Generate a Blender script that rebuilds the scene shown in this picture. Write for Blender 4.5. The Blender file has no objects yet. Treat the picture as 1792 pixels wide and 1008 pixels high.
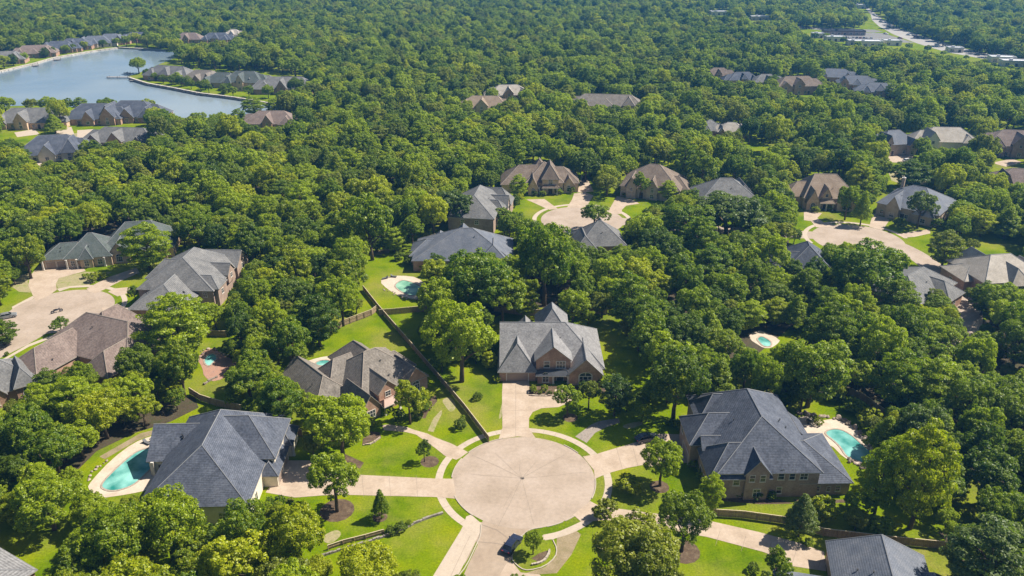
import bpy, bmesh, math, random
import numpy as np
from mathutils import Vector, Matrix
random.seed(7); rng = np.random.default_rng(7)
R = math.radians
sc = bpy.context.scene
# ------------------------------------------------------------------ camera, sky, sun, exposure
FPX, PITCH, CAMH = 1400.0, R(24.9), 100.0          # focal length in pixels of the 1792 px wide photograph
cam = bpy.data.objects.new('camera', bpy.data.cameras.new('camera'))
sc.collection.objects.link(cam); sc.camera = cam
cam.location = (0, 0, CAMH); cam.rotation_euler = (R(90) - PITCH, 0, 0)
cam.data.sensor_width = 36.0; cam.data.lens = 36.0 * FPX / 1792.0
cam.data.clip_start = 1.0; cam.data.clip_end = 9000.0
SUN_EL, SUN_AZ = R(51), R(16)                      # azimuth measured from +x (photo right) towards +y (away)
w = bpy.data.worlds.new('World'); sc.world = w; w.use_nodes = True
nt = w.node_tree; bg = nt.nodes['Background']
sky = nt.nodes.new('ShaderNodeTexSky'); sky.sky_type = 'NISHITA'; sky.sun_disc = False
sky.sun_elevation = SUN_EL; sky.sun_rotation = R(90) - SUN_AZ
nt.links.new(sky.outputs[0], bg.inputs[0]); bg.inputs[1].default_value = 0.057
sd = bpy.data.lights.new('sun', 'SUN'); sd.energy = 5.0; sd.angle = R(0.5); sd.color = (1.0, 0.925, 0.80)
sun = bpy.data.objects.new('sun', sd); sc.collection.objects.link(sun); sun.location = (200, 100, 300)
sdir = Vector((math.cos(SUN_EL) * math.cos(SUN_AZ), math.cos(SUN_EL) * math.sin(SUN_AZ), math.sin(SUN_EL)))
sun.rotation_euler = sdir.to_track_quat('Z', 'Y').to_euler()
vs = sc.view_settings; vs.view_transform = 'Standard'; vs.look = 'None'; vs.gamma = 1.0; vs.exposure = 0.96
sc.cycles.max_bounces = 6; sc.cycles.diffuse_bounces = 3; sc.cycles.glossy_bounces = 2
sc.cycles.transmission_bounces = 3; sc.cycles.volume_bounces = 0; sc.cycles.transparent_max_bounces = 4

# ------------------------------------------------------------------ helpers
C = sc.collection
def G(px, py, z=0.0):
    "pixel of the photograph -> point on the level z"
    u = (px - 896) / FPX; v = (py - 504) / FPX
    t = (CAMH - z) / (math.sin(PITCH) + v * math.cos(PITCH))
    return (u * t, (math.cos(PITCH) - v * math.sin(PITCH)) * t)
def PX(x, y, z=0.0):
    d = y * math.cos(PITCH) + (CAMH - z) * math.sin(PITCH); dn = -y * math.sin(PITCH) + (CAMH - z) * math.cos(PITCH)
    return 896 + FPX * x / d, 504 + FPX * dn / d, FPX / d
NTH = 'first second third fourth fifth sixth seventh eighth ninth tenth eleventh twelfth thirteenth fourteenth fifteenth sixteenth seventeenth eighteenth'.split()
def tag(o, label=None, cat=None, group=None, kind=None):
    if label: o['label'] = label
    if cat: o['category'] = cat
    if group: o['group'] = group
    if kind: o['kind'] = kind
    return o
def empty(name, loc, rz=0, label=None, cat=None, group=None):
    o = bpy.data.objects.new(name, None); C.objects.link(o); o.location = loc; o.rotation_euler = (0, 0, rz)
    o.empty_display_size = 0.3
    return tag(o, label, cat, group)
class MB:
    "collects faces, then links them as one mesh object"
    def __init__(s): s.v = []; s.f = []; s.m = []
    def face(s, pts, m=0):
        i = len(s.v); s.v += [tuple(p) for p in pts]; s.f.append(tuple(range(i, i + len(pts)))); s.m.append(m)
    def box(s, x0, x1, y0, y1, z0, z1, m=0):
        p = [(x0,y0,z0),(x1,y0,z0),(x1,y1,z0),(x0,y1,z0),(x0,y0,z1),(x1,y0,z1),(x1,y1,z1),(x0,y1,z1)]
        i = len(s.v); s.v += p
        for q in ((3,2,1,0),(4,5,6,7),(0,1,5,4),(1,2,6,5),(2,3,7,6),(3,0,4,7)):
            s.f.append(tuple(i + k for k in q)); s.m.append(m)
    def beam(s, a, b, wd, h, m=0):
        "a box of width wd and height h along the ground line a-b, its underside at a.z"
        a = Vector(a); b = Vector(b); d = (b - a); L = d.length
        if L < 1e-6: return
        d /= L; n = Vector((-d.y, d.x, 0)).normalized() * wd / 2; u = Vector((0, 0, h))
        p = [a - n, b - n, b + n, a + n]; p = p + [q + u for q in p]
        i = len(s.v); s.v += [tuple(q) for q in p]
        for q in ((3,2,1,0),(4,5,6,7),(0,1,5,4),(1,2,6,5),(2,3,7,6),(3,0,4,7)):
            s.f.append(tuple(i + k for k in q)); s.m.append(m)
    def tube(s, path, rad, n=7, m=0, cap=True):
        rings = []
        for k, (p, r) in enumerate(zip(path, rad)):
            p = Vector(p); a = Vector(path[max(k-1,0)]); b = Vector(path[min(k+1,len(path)-1)])
            t = (b - a).normalized(); x = t.cross(Vector((0.31,0.2,1))).normalized() if abs(t.z) < .95 else t.cross(Vector((1,0,0))).normalized()
            y = t.cross(x); i = len(s.v)
            s.v += [tuple(p + (x * math.cos(2*math.pi*j/n) + y * math.sin(2*math.pi*j/n)) * r) for j in range(n)]
            rings.append(i)
        for a, b in zip(rings, rings[1:]):
            for j in range(n):
                s.f.append((a+j, a+(j+1)%n, b+(j+1)%n, b+j)); s.m.append(m)
        if cap:
            s.f.append(tuple(rings[-1]+j for j in range(n))); s.m.append(m)
            s.f.append(tuple(rings[0]+n-1-j for j in range(n))); s.m.append(m)
    def mesh(s, name, mats, smooth=False):
        me = bpy.data.meshes.new(name); me.from_pydata(s.v, [], s.f)
        for m in (mats if isinstance(mats, (list, tuple)) else [mats]): me.materials.append(m)
        me.polygons.foreach_set('material_index', s.m)
        if smooth: me.polygons.foreach_set('use_smooth', [True] * len(s.f))
        me.update(); return me
    def build(s, name, mats, parent=None, loc=None, smooth=False):
        o = bpy.data.objects.new(name, s.mesh(name, mats, smooth)); C.objects.link(o)
        if parent: o.parent = parent
        if loc: o.location = loc
        return o
def link_copy(me, name, parent=None, loc=(0,0,0), rz=0, scale=(1,1,1)):
    o = bpy.data.objects.new(name, me); C.objects.link(o); o.parent = parent
    o.location = loc; o.rotation_euler = (0, 0, rz); o.scale = scale
    return o

# ------------------------------------------------------------------ procedural materials
ALB = .74                                        # overall surface brightness for the exposure above
def mat(name, stops, scale=1.0, rough=0.85, detail=4, spec=0.3, fine=None, bump=0.0, objrand=0.0, coords='Object', rows=None, brick=None, metal=0.0, stretch=None):
    "noise driven colour ramp (stops) with a finer mottling, optional course rows or bricks"
    m = bpy.data.materials.new(name); m.use_nodes = True; n = m.node_tree.nodes; l = m.node_tree.links
    b = n['Principled BSDF']; b.inputs['Roughness'].default_value = rough; b.inputs['Specular IOR Level'].default_value = spec; b.inputs['Metallic'].default_value = metal
    tc = n.new('ShaderNodeTexCoord'); src = tc.outputs[coords]
    if stretch:
        mp = n.new('ShaderNodeMapping'); mp.inputs['Scale'].default_value = stretch; l.new(src, mp.inputs[0]); src2 = mp.outputs[0]
    else: src2 = src
    no = n.new('ShaderNodeTexNoise'); no.inputs['Scale'].default_value = scale; no.inputs['Detail'].default_value = detail; no.inputs['Roughness'].default_value = 0.6
    l.new(src2, no.inputs['Vector'])
    cr = n.new('ShaderNodeValToRGB'); e = cr.color_ramp.elements
    k = len(stops)
    while len(e) < k: e.new(0.5)
    for i, c in enumerate(stops):
        e[i].position = 0.3 + 0.4 * i / max(k - 1, 1); e[i].color = (*[x*ALB for x in c], 1)
    l.new(no.outputs['Fac'], cr.inputs[0]); col = cr.outputs[0]
    def mul(col, fac_out, lo, hi):
        mr = n.new('ShaderNodeMapRange'); mr.inputs['From Min'].default_value = 0.25; mr.inputs['From Max'].default_value = 0.75
        mr.inputs['To Min'].default_value = lo; mr.inputs['To Max'].default_value = hi; l.new(fac_out, mr.inputs[0])
        vm = n.new('ShaderNodeVectorMath'); vm.operation = 'SCALE'; l.new(col, vm.inputs[0]); l.new(mr.outputs[0], vm.inputs['Scale'])
        return vm.outputs[0]
    if fine:
        fn = n.new('ShaderNodeTexNoise'); fn.inputs['Scale'].default_value = fine[0]; fn.inputs['Detail'].default_value = 3
        l.new(src, fn.inputs['Vector']); col = mul(col, fn.outputs['Fac'], 1 - fine[1], 1 + fine[1])
    if rows:
        wv = n.new('ShaderNodeTexWave'); wv.wave_type = 'BANDS'; wv.bands_direction = 'Z'; wv.wave_profile = 'SAW'
        wv.inputs['Scale'].default_value = rows[0]; wv.inputs['Distortion'].default_value = 0.6; wv.inputs['Detail Scale'].default_value = 3
        l.new(src, wv.inputs['Vector']); col = mul(col, wv.outputs['Fac'], 1 - rows[1], 1 + rows[1])
    if brick:
        sx = n.new('ShaderNodeSeparateXYZ'); l.new(src, sx.inputs[0])
        ad = n.new('ShaderNodeMath'); ad.operation = 'ADD'; l.new(sx.outputs[0], ad.inputs[0]); l.new(sx.outputs[1], ad.inputs[1])
        cx = n.new('ShaderNodeCombineXYZ'); l.new(ad.outputs[0], cx.inputs[0]); l.new(sx.outputs[2], cx.inputs[1])
        br = n.new('ShaderNodeTexBrick'); br.inputs['Scale'].default_value = brick[0]; br.inputs['Mortar Size'].default_value = 0.03
        br.inputs['Color1'].default_value = (1,1,1,1); br.inputs['Color2'].default_value = (.72,.7,.7,1); br.inputs['Mortar'].default_value = (1.15,1.12,1.08,1)
        l.new(cx.outputs[0], br.inputs['Vector'])
        mx = n.new('ShaderNodeMix'); mx.data_type = 'RGBA'; mx.blend_type = 'MULTIPLY'; mx.inputs[0].default_value = brick[1]
        l.new(col, mx.inputs[6]); l.new(br.outputs[0], mx.inputs[7]); col = mx.outputs[2]
    if objrand:
        oi = n.new('ShaderNodeObjectInfo'); col = mul(col, oi.outputs['Random'], 1 - objrand, 1 + objrand)
    l.new(col, b.inputs['Base Color'])
    if bump:
        bn = n.new('ShaderNodeTexNoise'); bn.inputs['Scale'].default_value = scale * 6; bn.inputs['Detail'].default_value = 3; l.new(src, bn.inputs['Vector'])
        bp = n.new('ShaderNodeBump'); bp.inputs['Strength'].default_value = bump; bp.inputs['Distance'].default_value = 0.05
        l.new(bn.outputs['Fac'], bp.inputs['Height']); l.new(bp.outputs[0], b.inputs['Normal'])
    return m
def plain(name, c, rough=0.6, spec=0.4, metal=0.0): return mat(name, [tuple(x*.85 for x in c), c], 3.0, rough, 2, spec, metal=metal)
M = {}
def grass_mat():
    m = bpy.data.materials.new('grass'); m.use_nodes = True; n = m.node_tree.nodes; l = m.node_tree.links
    b = n['Principled BSDF']; b.inputs['Roughness'].default_value = 0.95; b.inputs['Specular IOR Level'].default_value = 0.03
    tc = n.new('ShaderNodeTexCoord'); src = tc.outputs['Object']
    def noise(s, d=4, ro=.6):
        q = n.new('ShaderNodeTexNoise'); q.inputs['Scale'].default_value = s; q.inputs['Detail'].default_value = d; q.inputs['Roughness'].default_value = ro; l.new(src, q.inputs['Vector']); return q.outputs['Fac']
    def ramp(f, st):
        r = n.new('ShaderNodeValToRGB'); e = r.color_ramp.elements
        while len(e) < len(st): e.new(.5)
        for i, (p, c) in enumerate(st): e[i].position = p; e[i].color = (*c, 1)
        l.new(f, r.inputs[0]); return r.outputs[0]
    def mix(f, a, c2, mode='MIX'):
        x = n.new('ShaderNodeMix'); x.data_type = 'RGBA'; x.blend_type = mode
        (l.new(f, x.inputs[0]) if not isinstance(f, float) else setattr(x.inputs[0], 'default_value', f))
        l.new(a, x.inputs[6]); l.new(c2, x.inputs[7]); return x.outputs[2]
    base = ramp(noise(0.11, 5), [(.34, (.070,.125,.001)), (.48, (.120,.175,.001)), (.58, (.150,.195,.002)), (.70, (.195,.215,.004))])
    dry = ramp(noise(0.5, 4), [(.3, (.17,.175,.025)), (.7, (.24,.21,.06))])
    dm = ramp(noise(0.045, 6, .65), [(.47, (0,0,0)), (.70, (.85,.85,.85))])
    base = mix(dm, base, dry)
    fine = ramp(noise(2.6, 4, .75), [(.25, (.50,.52,.55)), (.75, (1.32,1.30,1.25))])
    base = mix(1.0, base, fine, 'MULTIPLY')
    l.new(base, b.inputs['Base Color'])
    return m
M['grass'] = grass_mat()
M['dry'] = mat('dry_grass', [(.26,.25,.10), (.36,.31,.17), (.22,.25,.06)], .5, .95, fine=(3, .2))
M['verge'] = mat('verge_grass', [(.10,.17,.001), (.15,.21,.001), (.18,.23,.004)], .6, .95, spec=.03, fine=(4, .25))
M['mulch'] = mat('mulch', [(.07,.045,.028), (.12,.08,.05), (.19,.14,.09)], .9, .95, fine=(5, .35))
M['soil'] = mat('bare_soil', [(.20,.17,.08), (.30,.235,.14), (.36,.29,.19)], .35, .95, fine=(4, .2))
M['floor'] = mat('leaf_litter', [(.05,.045,.02), (.08,.06,.035), (.045,.06,.014)], .4, .95, fine=(3, .35))
M['street'] = mat('street_concrete', [(.35,.275,.21), (.42,.335,.265), (.475,.385,.315)], .16, .85, 8, fine=(1.5, .10))
M['concrete'] = mat('driveway_concrete', [(.40,.31,.23), (.485,.38,.29), (.54,.435,.345)], .3, .85, 7, fine=(1.8, .10))
M['walk'] = mat('sidewalk_concrete', [(.46,.38,.295), (.53,.44,.35), (.50,.41,.32)], .3, .85, 5, fine=(2, .07))
M['kerb'] = mat('kerb_concrete', [(.43,.37,.30), (.50,.43,.35)], .8, .85)
M['oldstreet'] = mat('worn_street', [(.33,.25,.185), (.38,.295,.22), (.42,.335,.26)], .12, .88, 6, fine=(1.2, .1))
M['joint'] = plain('joint_dark', (.31,.25,.20), .95)
M['paver'] = mat('paver_stone', [(.22,.19,.16), (.34,.29,.25), (.28,.23,.19)], 1.4, .9, fine=(6, .25))
M['deck'] = mat('pool_deck_stone', [(.52,.42,.33), (.60,.50,.40), (.66,.56,.46)], .35, .85, fine=(2.2, .1))
M['reddeck'] = mat('red_brick_patio', [(.34,.19,.14), (.44,.25,.18), (.30,.20,.17)], .7, .9, fine=(4, .2))
M['highway'] = mat('highway_concrete', [(.33,.31,.29), (.41,.39,.36)], .05, .85)
M['lot'] = mat('car_park_asphalt', [(.17,.165,.16), (.25,.24,.225)], .08, .9)
ROOF = {
 'lightgrey': mat('light_grey_shingles', [(.185,.182,.186), (.238,.234,.238), (.288,.283,.285)], .4, .88, 7, .25, fine=(2.6, .33), rows=(1.6, .20), bump=.4),
 'slate': mat('slate_shingles', [(.064,.074,.100), (.092,.104,.136), (.124,.137,.172)], .45, .88, 7, .25, fine=(2.6, .36), rows=(1.6, .20), bump=.4),
 'grey': mat('grey_shingles', [(.135,.135,.137), (.18,.178,.178), (.225,.22,.215)], .4, .88, 7, .25, fine=(2.6, .33), rows=(1.6, .20), bump=.4),
 'weathered': mat('weathered_shingles', [(.165,.145,.125), (.215,.19,.165), (.265,.235,.205)], .4, .9, 7, .25, fine=(2.4, .35), rows=(1.6, .20), bump=.4),
 'brown': mat('brown_shingles', [(.155,.118,.092), (.20,.155,.122), (.245,.195,.155)], .4, .9, 7, .25, fine=(2.6, .33), rows=(1.6, .20), bump=.4),
 'tan': mat('tan_shingles', [(.235,.175,.125), (.29,.22,.16), (.34,.265,.20)], .4, .9, 6, .25, fine=(3.2, .22), rows=(1.6, .20), bump=.4),
 'rose': mat('rose_brown_shingles', [(.165,.125,.110), (.215,.165,.145), (.26,.205,.18)], .35, .9, 7, .25, fine=(2.4, .35), rows=(1.6, .20), bump=.4),
 'green': mat('green_slate_shingles', [(.075,.092,.086), (.098,.118,.112), (.125,.138,.14)], .35, .88, 7, .25, fine=(2.6, .33), rows=(1.6, .20), bump=.4),
 'blue': mat('blue_slate_shingles', [(.105,.12,.155), (.14,.155,.19), (.185,.195,.225)], .35, .85, 6, .3, fine=(3.2, .24), rows=(1.6, .20), bump=.4),
 'pale': mat('pale_grey_shingles', [(.33,.295,.25), (.41,.37,.32), (.49,.445,.39)], .4, .9, 6, .25, fine=(3.0, .2), rows=(1.6, .20), bump=.4),
 'copper': mat('copper_shed_roof', [(.27,.15,.10), (.36,.21,.15)], .6, .5, 4, .4),
 'lead': mat('dark_shed_roof', [(.045,.05,.06), (.07,.075,.09)], .6, .6, 4, .4)}
ALB, ALB0 = 1.15, ALB
WALL = {
 'brick': mat('red_brick', [(.25,.150,.105), (.33,.205,.145), (.40,.27,.20)], .6, .9, 5, .2, fine=(5, .2), brick=(3.2, .6)),
 'tanbrick': mat('tan_brick', [(.30,.225,.165), (.38,.295,.22), (.45,.36,.28)], .6, .9, 5, .2, fine=(5, .2), brick=(3.2, .6)),
 'brownbrick': mat('brown_brick', [(.20,.145,.115), (.27,.20,.16), (.33,.25,.20)], .6, .9, 5, .2, fine=(5, .2), brick=(3.2, .6)),
 'stucco': mat('cream_stucco', [(.50,.44,.36), (.60,.53,.44)], .5, .9, 5, .2, fine=(3, .08)),
 'orange': mat('honey_stone', [(.36,.25,.16), (.46,.33,.22), (.52,.40,.29)], .7, .9, 5, .2, fine=(4, .25), brick=(2.2, .5))}
ALB = ALB0
M['trim'] = plain('cream_trim', (.80,.74,.66), .6)
M['white'] = plain('white_paint', (.78,.76,.72), .5)
M['door'] = mat('dark_wood_door', [(.06,.035,.022), (.10,.06,.04)], 2, .5, stretch=(1,1,8))
M['garage'] = plain('garage_door_paint', (.40,.30,.24), .55)
M['gutter'] = plain('gutter_trim', (.50,.45,.38), .5)
M['cap_grey'] = plain('grey_ridge_cap', (.27,.275,.29), .85)
M['cap_brown'] = plain('brown_ridge_cap', (.37,.31,.26), .85)
def glass_mat(name, c, rough=.06):
    m = mat(name, [tuple(x*.6 for x in c), c], .8, rough, 2, .8); return m
M['glass'] = glass_mat('window_glass', (.05,.065,.075))
M['iron'] = plain('black_iron', (.03,.03,.032), .5, .5)
M['wood'] = mat('fence_boards', [(.30,.215,.125), (.40,.295,.18), (.50,.385,.25)], .6, .9, 5, .2, fine=(6, .3), stretch=(6,6,1))
M['woodcap'] = mat('fence_cap', [(.52,.42,.28), (.64,.53,.37)], 2, .9)
M['stone'] = mat('boulder_stone', [(.24,.19,.15), (.36,.29,.23), (.48,.41,.34)], 1.1, .95, 6, .2, fine=(5, .3), bump=.5, objrand=.25)
M['wallstone'] = mat('lake_wall_stone', [(.20,.175,.15), (.34,.30,.26), (.46,.42,.37)], .35, .95, 6, .2, fine=(1.5, .3), bump=.5)
M['palestone'] = mat('lake_edge_stone', [(.46,.41,.35), (.58,.53,.46), (.66,.61,.54)], .3, .95, 6, .2, fine=(1, .2))
M['coping'] = mat('pool_coping', [(.34,.27,.22), (.48,.40,.33)], 1.2, .8, fine=(4, .2))
M['dock'] = mat('dock_planks', [(.26,.25,.24), (.36,.35,.34)], 1.5, .85, stretch=(1,8,1))
M['bark'] = mat('bark', [(.085,.060,.040), (.15,.11,.075), (.21,.165,.12)], 1.5, .95, 5, .1, stretch=(2,2,.6), bump=.4)
M['paint_navy'] = plain('navy_car_paint', (.022,.030,.062), .22, .7)
M['paint_black'] = plain('black_car_paint', (.035,.042,.060), .22, .7)
M['paint_white'] = plain('white_car_paint', (.72,.72,.72), .25, .6)
M['paint_silver'] = plain('silver_car_paint', (.36,.37,.39), .3, .6, .4)
M['paint_red'] = plain('red_car_paint', (.22,.03,.025), .25, .6)
M['carglass'] = glass_mat('car_glass', (.02,.024,.03), .05)
M['rubber'] = plain('tyre_rubber', (.02,.02,.02), .9, .2)
M['rim'] = plain('wheel_rim', (.45,.45,.47), .3, .5, .7)
M['lamp'] = plain('headlight_glass', (.70,.72,.74), .1, .7)
M['taillamp'] = plain('tail_light', (.30,.02,.02), .2, .6)
M['metalroof'] = mat('white_flat_roof', [(.55,.56,.58), (.70,.71,.73)], .2, .7)
M['cushion'] = plain('grey_cushion', (.16,.16,.17), .9)
def water_mat(name, deep, shallow, rough, wave, bumps, nscale):
    m = bpy.data.materials.new(name); m.use_nodes = True; n = m.node_tree.nodes; l = m.node_tree.links
    b = n['Principled BSDF']; b.inputs['Roughness'].default_value = rough; b.inputs['IOR'].default_value = 1.33; b.inputs['Specular IOR Level'].default_value = .5
    tc = n.new('ShaderNodeTexCoord'); no = n.new('ShaderNodeTexNoise'); no.inputs['Scale'].default_value = nscale; no.inputs['Detail'].default_value = 3
    l.new(tc.outputs['Object'], no.inputs['Vector'])
    cr = n.new('ShaderNodeValToRGB'); cr.color_ramp.elements[0].position = .35; cr.color_ramp.elements[1].position = .65
    cr.color_ramp.elements[0].color = (*deep, 1); cr.color_ramp.elements[1].color = (*shallow, 1)
    l.new(no.outputs['Fac'], cr.inputs[0]); l.new(cr.outputs[0], b.inputs['Base Color'])
    bn = n.new('ShaderNodeTexNoise'); bn.inputs['Scale'].default_value = wave; bn.inputs['Detail'].default_value = 4; l.new(tc.outputs['Object'], bn.inputs['Vector'])
    bp = n.new('ShaderNodeBump'); bp.inputs['Strength'].default_value = bumps; bp.inputs['Distance'].default_value = .1
    l.new(bn.outputs['Fac'], bp.inputs['Height']); l.new(bp.outputs[0], b.inputs['Normal'])
    return m
M['pool'] = water_mat('pool_water', (.02,.17,.15), (.22,.47,.43), .07, 2.0, .35, .22)
M['lake'] = water_mat('lake_water', (.11,.165,.225), (.225,.265,.285), .13, .5, .2, .008)  # blue and paler tones: sky reflection painted into the lake's colour, not depth
def leaf_mat(name, dark, light, trans=.45):
    m = bpy.data.materials.new(name); m.use_nodes = True; n = m.node_tree.nodes; l = m.node_tree.links
    n.remove(n['Principled BSDF']); out = n['Material Output']
    at = n.new('ShaderNodeAttribute'); at.attribute_name = 'tint'
    oi = n.new('ShaderNodeObjectInfo')
    ad = n.new('ShaderNodeMath'); ad.operation = 'MULTIPLY_ADD'; l.new(oi.outputs['Random'], ad.inputs[0]); ad.inputs[1].default_value = .78; ad.inputs[2].default_value = -.36
    a2 = n.new('ShaderNodeMath'); a2.operation = 'ADD'; a2.use_clamp = True; l.new(at.outputs['Fac'], a2.inputs[0]); l.new(ad.outputs[0], a2.inputs[1])
    cr = n.new('ShaderNodeValToRGB'); cr.color_ramp.elements[0].color = (*dark, 1); cr.color_ramp.elements[1].color = (*light, 1)
    l.new(a2.outputs[0], cr.inputs[0])
    df = n.new('ShaderNodeBsdfDiffuse'); l.new(cr.outputs[0], df.inputs[0])
    tr = n.new('ShaderNodeBsdfTranslucent'); ty = n.new('ShaderNodeVectorMath'); ty.operation = 'MULTIPLY'; ty.inputs[1].default_value = (1.35, 1.5, .45)
    l.new(cr.outputs[0], ty.inputs[0]); l.new(ty.outputs[0], tr.inputs[0])
    gl = n.new('ShaderNodeBsdfGlossy'); gl.inputs['Roughness'].default_value = .5; gl.inputs[0].default_value = (.9,.95,.9,1)
    m1 = n.new('ShaderNodeMixShader'); m1.inputs[0].default_value = trans; l.new(df.outputs[0], m1.inputs[1]); l.new(tr.outputs[0], m1.inputs[2])
    m2 = n.new('ShaderNodeMixShader'); m2.inputs[0].default_value = .025; l.new(m1.outputs[0], m2.inputs[1]); l.new(gl.outputs[0], m2.inputs[2])
    l.new(m2.outputs[0], out.inputs[0]); return m
LEAF = {
 'green': leaf_mat('green_leaves', (.070,.136,.001), (.310,.370,.002)),
 'dark': leaf_mat('dark_leaves', (.040,.090,.002), (.175,.230,.006)),
 'lime': leaf_mat('lime_leaves', (.105,.165,.001), (.385,.405,.002)),
 'olive': leaf_mat('olive_leaves', (.090,.125,.005), (.270,.290,.025)),
 'blue': leaf_mat('grey_green_leaves', (.048,.095,.016), (.165,.210,.050))}

# ------------------------------------------------------------------ the setting: ground, lake, streets, walks
def sheet(name, polys, z, m, kind='structure', label=None, cat=None, world=False):
    mb = MB()
    for k, p in enumerate(polys):
        pts = p if world else [G(*q) for q in p]
        a = sum(pts[i][0]*pts[(i+1)%len(pts)][1]-pts[(i+1)%len(pts)][0]*pts[i][1] for i in range(len(pts)))
        if a < 0: pts = pts[::-1]
        mb.face([(x, y, z + k*.0015) for x, y in pts])
    o = mb.build(name, m)
    return tag(o, label, cat, None, kind)
def arc(c, r, a0, a1, n=48): return [(c[0]+r*math.cos(R(a0+(a1-a0)*i/n)), c[1]+r*math.sin(R(a0+(a1-a0)*i/n))) for i in range(n+1)]
def ringpoly(c, r0, r1, a0, a1, n=60): return arc(c, r1, a0, a1, n) + arc(c, r0, a0, a1, n)[::-1]
def smooth(pts, it=2, closed=True):
    for _ in range(it):
        q = []
        for i in range(len(pts) if closed else len(pts)-1):
            a = pts[i]; b = pts[(i+1) % len(pts)]
            q += [(a[0]*.75+b[0]*.25, a[1]*.75+b[1]*.25), (a[0]*.25+b[0]*.75, a[1]*.25+b[1]*.75)]
        pts = q if closed else [pts[0]] + q + [pts[-1]]
    return pts
def strip(pts, wd):
    "band polygon of width wd along a world polyline"
    l, r = [], []
    for i, p in enumerate(pts):
        a = Vector(pts[max(i-1,0)]); b = Vector(pts[min(i+1,len(pts)-1)]); d = (b-a).normalized(); n = Vector((-d.y, d.x)) * wd/2
        l.append((p[0]+n.x, p[1]+n.y)); r.append((p[0]-n.x, p[1]-n.y))
    return l + r[::-1]
def dens(pts, step):
    out = []
    for a, b in zip(pts, pts[1:]):
        k = max(1, int(math.dist(a, b)/step))
        out += [(a[0]+(b[0]-a[0])*i/k, a[1]+(b[1]-a[1])*i/k) for i in range(k)]
    return out + [pts[-1]]
gm = MB(); gm.face([(-2600,-200,0),(2600,-200,0),(2600,2900,0),(-2600,2900,0)])
tag(gm.build('ground', M['grass']), 'green lawn and open ground under the houses and trees', 'ground', None, 'structure')
z2 = lambda *p: [(600 + x/2.965, 668 + y/2.965) for x, y in p]
zf = lambda *p: [(x*.2778, 380 + y*.2778) for x, y in p]
z6 = lambda *p: [(150 + x*.2381, 680 + y*.2381) for x, y in p]
z7 = lambda *p: [(1150 + x*.2381, 660 + y*.2381) for x, y in p]
z8 = lambda *p: [(780 + x*.2344, 900 + y*.2344) for x, y in p]
zk = lambda *p: [(760 + x*.17857, 260 + y*.17857) for x, y in p]
zq = lambda *p: [(1380 + x*.17857, 280 + y*.17857) for x, y in p]
zn = lambda *p: [(1060 + x*.17857, 260 + y*.17857) for x, y in p]
z5 = lambda *p: [(470 + x*.2183, 560 + y*.2183) for x, y in p]
zp = lambda *p: [(560 + x*.1984, 380 + y*.1984) for x, y in p]
zh = lambda *p: [(300 + x*.1389, 560 + y*.1389) for x, y in p]
zr = lambda *p: [(1280 + x*.1004, 540 + y*.1004) for x, y in p]
S = 'structure'
LAKE = [(-60,140),(0,127),(60,113),(95,103),(140,95),(170,90),(205,85.5),(240,87),(290,90),(330,92),(310,100),(275,114),(245,127),(223,134),(228,140),(260,150),(300,157),(350,167),(400,173),(440,179),(500,190),(470,196),(445,201),(390,205),(330,207),(250,201),(150,189),(80,184),(-60,188)]
sheet('lake', [LAKE], .05, M['lake'])
# front cul-de-sac
c1 = (2.25, 126.4)
stem = z2((640,720),(718,742),(715,800),(690,850),(640,960),(595,1020),(560,1200),(860,1200),(850,1010),(868,945),(880,900),(905,845),(935,795),(985,760)) 
sheet('street', [strip([c1]+[G(*q) for q in z2((800,800),(760,900),(715,1040),(690,1200))], 7.4)], .020, M['oldstreet'], world=True)
sheet('street', [arc(c1, 14, 0, 360, 96)[:-1]], .026, M['street'], world=True)
sheet('street', [stem], .014, M['oldstreet'])
# sidewalk ring, verge grass, kerb
sheet('sidewalk', [ringpoly(c1, 15.85, 17.3, -78, 232, 90)], .018, M['walk'], world=True)
DRV = [
 z2((808,299),(828,240),(826,60),(830,-4),(967,-4),(967,72),(1098,74),(1100,40),(1185,35),(1190,100),(1120,132),(1030,138),(985,158),(966,190),(965,240),(1000,293),(905,284)),
 z2((1245,388),(1310,378),(1340,368),(1525,313),(1640,270),(1790,275),(1790,420),(1600,440),(1560,432),(1480,447),(1395,470),(1340,490),(1307,505),(1303,460)),
 [(1003,901),(1033,877),(1049,886),(1110,894),(1170,902),(1239,911),(1327,931),(1401,951),(1442,966),(1446,1000),(1381,990),(1371,980),(1337,966.5),(1236,939.5),(1150,925),(1060,910),(1018,914)],
 [(465,862),(500,806),(545,806),(560,822),(600,829),(627,831),(760,837.6),(793,838),(799,873),(762,870),(600,866),(566,867),(516,871)],
 z8((455,365),(500,360),(560,435),(700,450),(760,520),(760,700),(380,700),(395,470))]
sheet('driveway', DRV[:3] + DRV[3:], .034, M['concrete'])
sheet('path', [z2((650,366),(620,350),(560,320),(480,290),(440,270),(370,250),(330,235),(240,222),(205,226),(212,252),(330,262),(380,275),(430,310),(480,345),(530,385),(588,406),(610,395))], .031, M['concrete'])
sheet('path', [z2((1205,285),(1290,222),(1330,205),(1430,190),(1438,212),(1370,235),(1310,265),(1265,318))], .030, M['paver'])
sheet('path', [z2((440,255),(470,190),(512,145),(515,165),(490,215),(470,262))], .022, M['dry'])
sheet('sidewalk', [z2((640,700),(665,690),(720,737),(716,775),(700,806),(595,1012),(560,1100),(430,1100),(468,1008),(612,772),(630,735))], .030, M['walk'])
sheet('sidewalk', [z8((720,160),(800,148),(935,90),(1010,55),(1040,82),(960,130),(800,188),(728,190))], .036, M['walk'])
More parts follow.
